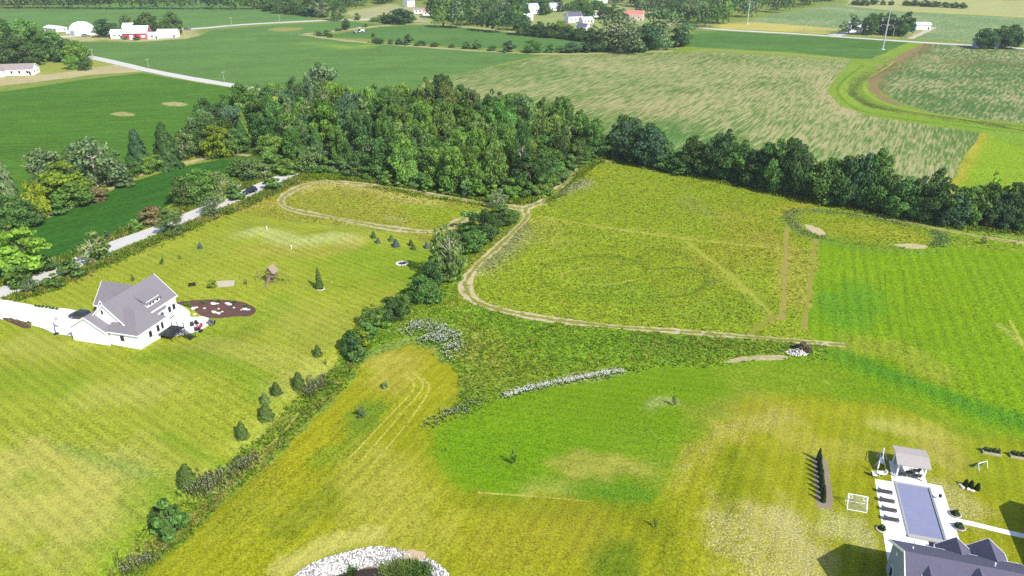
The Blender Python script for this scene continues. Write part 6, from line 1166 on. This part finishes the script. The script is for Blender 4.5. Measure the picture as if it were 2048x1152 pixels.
for k, (bx, by, t_, wp) in enumerate(((1046, 70, 30, 34), (1078, 73, 43, 28), (1104, 75, 46, 32), (1122, 76, 40, 26), (1135, 78, 50, 30), (1160, 82, 54, 28), (1185, 84, 52, 26), (1150, 80, 58, 24), (1062, 72, 52, 26), (1092, 75, 56, 24), (1170, 83, 62, 24), (1200, 86, 58, 26))):
    tree('round', 'village_hedge_tree', bx, by, t_, wp, vary(GD if k != 3 else LIME, .1), 'dark tree in the hedge before the village' if k != 3 else 'yellow-green tree in the hedge before the village', 'tree', 'hedge trees before the village')
for k, (bx, by, t_, wp) in enumerate(((1040, 28, 12, 14), (1052, 29, 11, 16), (1072, 27, 14, 12), (1086, 30, 12, 22), (1098, 28, 14, 14), (1120, 24, 4, 16), (1134, 22, 5, 16), (1168, 36, 10, 34), (1176, 38, 14, 26), (1150, 30, 8, 24), (1210, 38, 14, 30), (1225, 34, 10, 30), (1240, 40, 18, 34), (1090, 14, -4, 30), (1110, 10, -6, 30), (1160, 18, -4, 40), (1070, 12, -4, 28), (1195, 20, 0, 34), (1045, 12, -6, 30))):
    tree('round', 'village_tree', bx, by, t_, wp, vary(rnd.choice([GD, GM]), .15), 'garden tree among the village houses', 'tree', 'village garden trees')
for k, (bx, by, t_, wp) in enumerate(((562, 26, 2, 44), (592, 29, 4, 34), (545, 22, -2, 36), (620, 32, 8, 34), (640, 34, 2, 40), (672, 42, 2, 38), (610, 30, 14, 20), (715, 40, 25, 12), (762, 40, 30, 18), (775, 46, 26, 26), (800, 48, 17, 48), (818, 46, 22, 26), (750, 43, 34, 20))):
    tree('willow' if k in (0, 5) else 'round', 'far_road_tree', bx, by, t_, wp, vary(rnd.choice([GD, GM, GG]), .15), 'tree by the far farm road bend', 'tree', 'trees by the far road bend')
for k, (bx, by, t_, wp) in enumerate(((1710, 10, -2, 20), (1728, 11, -1, 22), (1748, 9, -2, 18), (1765, 10, 0, 10), (1782, 10, 1, 12), (1812, 11, 1, 16), (1830, 12, 0, 20), (1850, 13, 0, 22), (1870, 14, 2, 20), (1890, 15, 4, 16), (1908, 16, 4, 18), (1924, 17, 5, 16))):
    tree('round', 'far_field_tree', bx, by, t_, wp, vary(GD, .15), 'tree in the far hedgerow beyond the eastern fields', 'tree', 'far eastern hedgerow')
# woods on the horizon: masses nobody could count
def woodland(name, label, polys, n, seed, hh=(13, 19), ww=(9, 14), q=150, front=None):
    rg = np.random.default_rng(seed); Vs = []; Fs = []; Lv = []; Cs = []; b = 0
    P = np.array([np.asarray(flat(*p)) for p in polys]); spots = fill(P, n, seed)
    if front: spots = np.vstack([spots, straight([np.asarray(flat(*p)) for p in front], 8.0)[:-1] + rg.normal(0, 2.0, (len(straight([np.asarray(flat(*p)) for p in front], 8.0)) - 1, 2))])
    for x, y in spots:
        h_ = rg.uniform(*hh); w_ = rg.uniform(*ww); m_ = q; d = rg.normal(size=(m_, 3)); d[:, 2] = np.abs(d[:, 2]) * 1.1 - .75 * rg.uniform(size=m_); d /= np.linalg.norm(d, axis=1)[:, None]
        lob = 1 + .16 * np.sin(d[:, 0] * 7 + x) * np.sin(d[:, 1] * 8 + y) + .12 * np.sin(d[:, 2] * 9 + x * 2); r_ = rg.uniform(.82, 1.04, m_) * lob
        cen = np.c_[x + d[:, 0] * r_ * w_ / 2, y + d[:, 1] * r_ * w_ / 2, h_ * .45 + d[:, 2] * r_ * h_ * .56]; nr = d + rg.normal(0, .5, (m_, 3)); nr /= np.linalg.norm(nr, axis=1)[:, None]
        V, F = leaf_quads(cen, nr, rg.uniform(.7, 1.5, m_), rg, .8); Vs.append(V); Fs.append(F + b); b += len(V)
        c = np.array(vary(rnd.choice([GD, GD, GM, GL, GG]), .2)); Cs.append(np.repeat(c * rg.uniform(.75, 1.25, (m_, 1)), 4, 0))
    me = npmesh(name, np.vstack(Vs), np.vstack(Fs), TUFT); color_attr(me, 'Col', np.vstack(Cs)); tag(link(name, me), label, 'woodland', None, 'stuff')
woodland('distant_woodland', 'dark distant wood behind the pasture and enclosed field', [(838, 40), (880, 56), (960, 63), (1040, 70), (1046, 40), (1030, 10), (1000, -22), (860, -22), (862, 15)], 120, 41, (15, 21), (10, 15), 260)
woodland('distant_woodland', 'dark treeline along the top of the far soybean field', [(-400, 22), (-100, 11), (150, 9), (300, 3), (420, 2), (530, 14), (560, 18), (640, 22), (700, 16), (790, 6), (1000, -8), (1000, -16), (700, -4), (420, -14), (-400, -8)], 520, 42, (14, 20), (11, 17), 150, [(-260, 16), (-100, 12), (150, 10), (300, 4), (420, 3), (530, 15), (560, 19)])
woodland('distant_woodland', 'far wood behind the huge willows', [(1245, 22), (1300, 36), (1370, 56), (1410, 58), (1440, 52), (1490, 45), (1545, 30), (1620, 14), (1690, 2), (1690, -34), (1300, -34), (1225, 0)], 330, 43, (14, 20), (10, 15), 170)
woodland('distant_woodland', 'dark treeline at the far eastern corner', [(1880, -4), (2060, 2), (2300, 10), (2300, -18), (1880, -18)], 90, 44, (14, 20), (12, 18), 110)
woodland('distant_woodland', 'woods on the skyline beyond the village', [(1000, -10), (1320, -10), (1700, -14), (1900, -12), (1900, -34), (1000, -34)], 200, 45, (14, 20), (12, 18), 90)

# ------------------------------------------------------------------ the air
m = MB(); m.box(-1500, 1500, -60, 1500, -6, 92)
hz = N('haze_air'); pv = hz.n('ShaderNodeVolumePrincipled'); pv.inputs['Color'].default_value = (.80, .88, 1.0, 1); pv.inputs['Density'].default_value = .00009; pv.inputs['Anisotropy'].default_value = .2
hz.t.links.new(pv.outputs[0], hz.out.inputs['Volume'])
tag(m.build('haze', hz.m), 'thin pale summer haze over the countryside', 'haze', None, 'stuff')
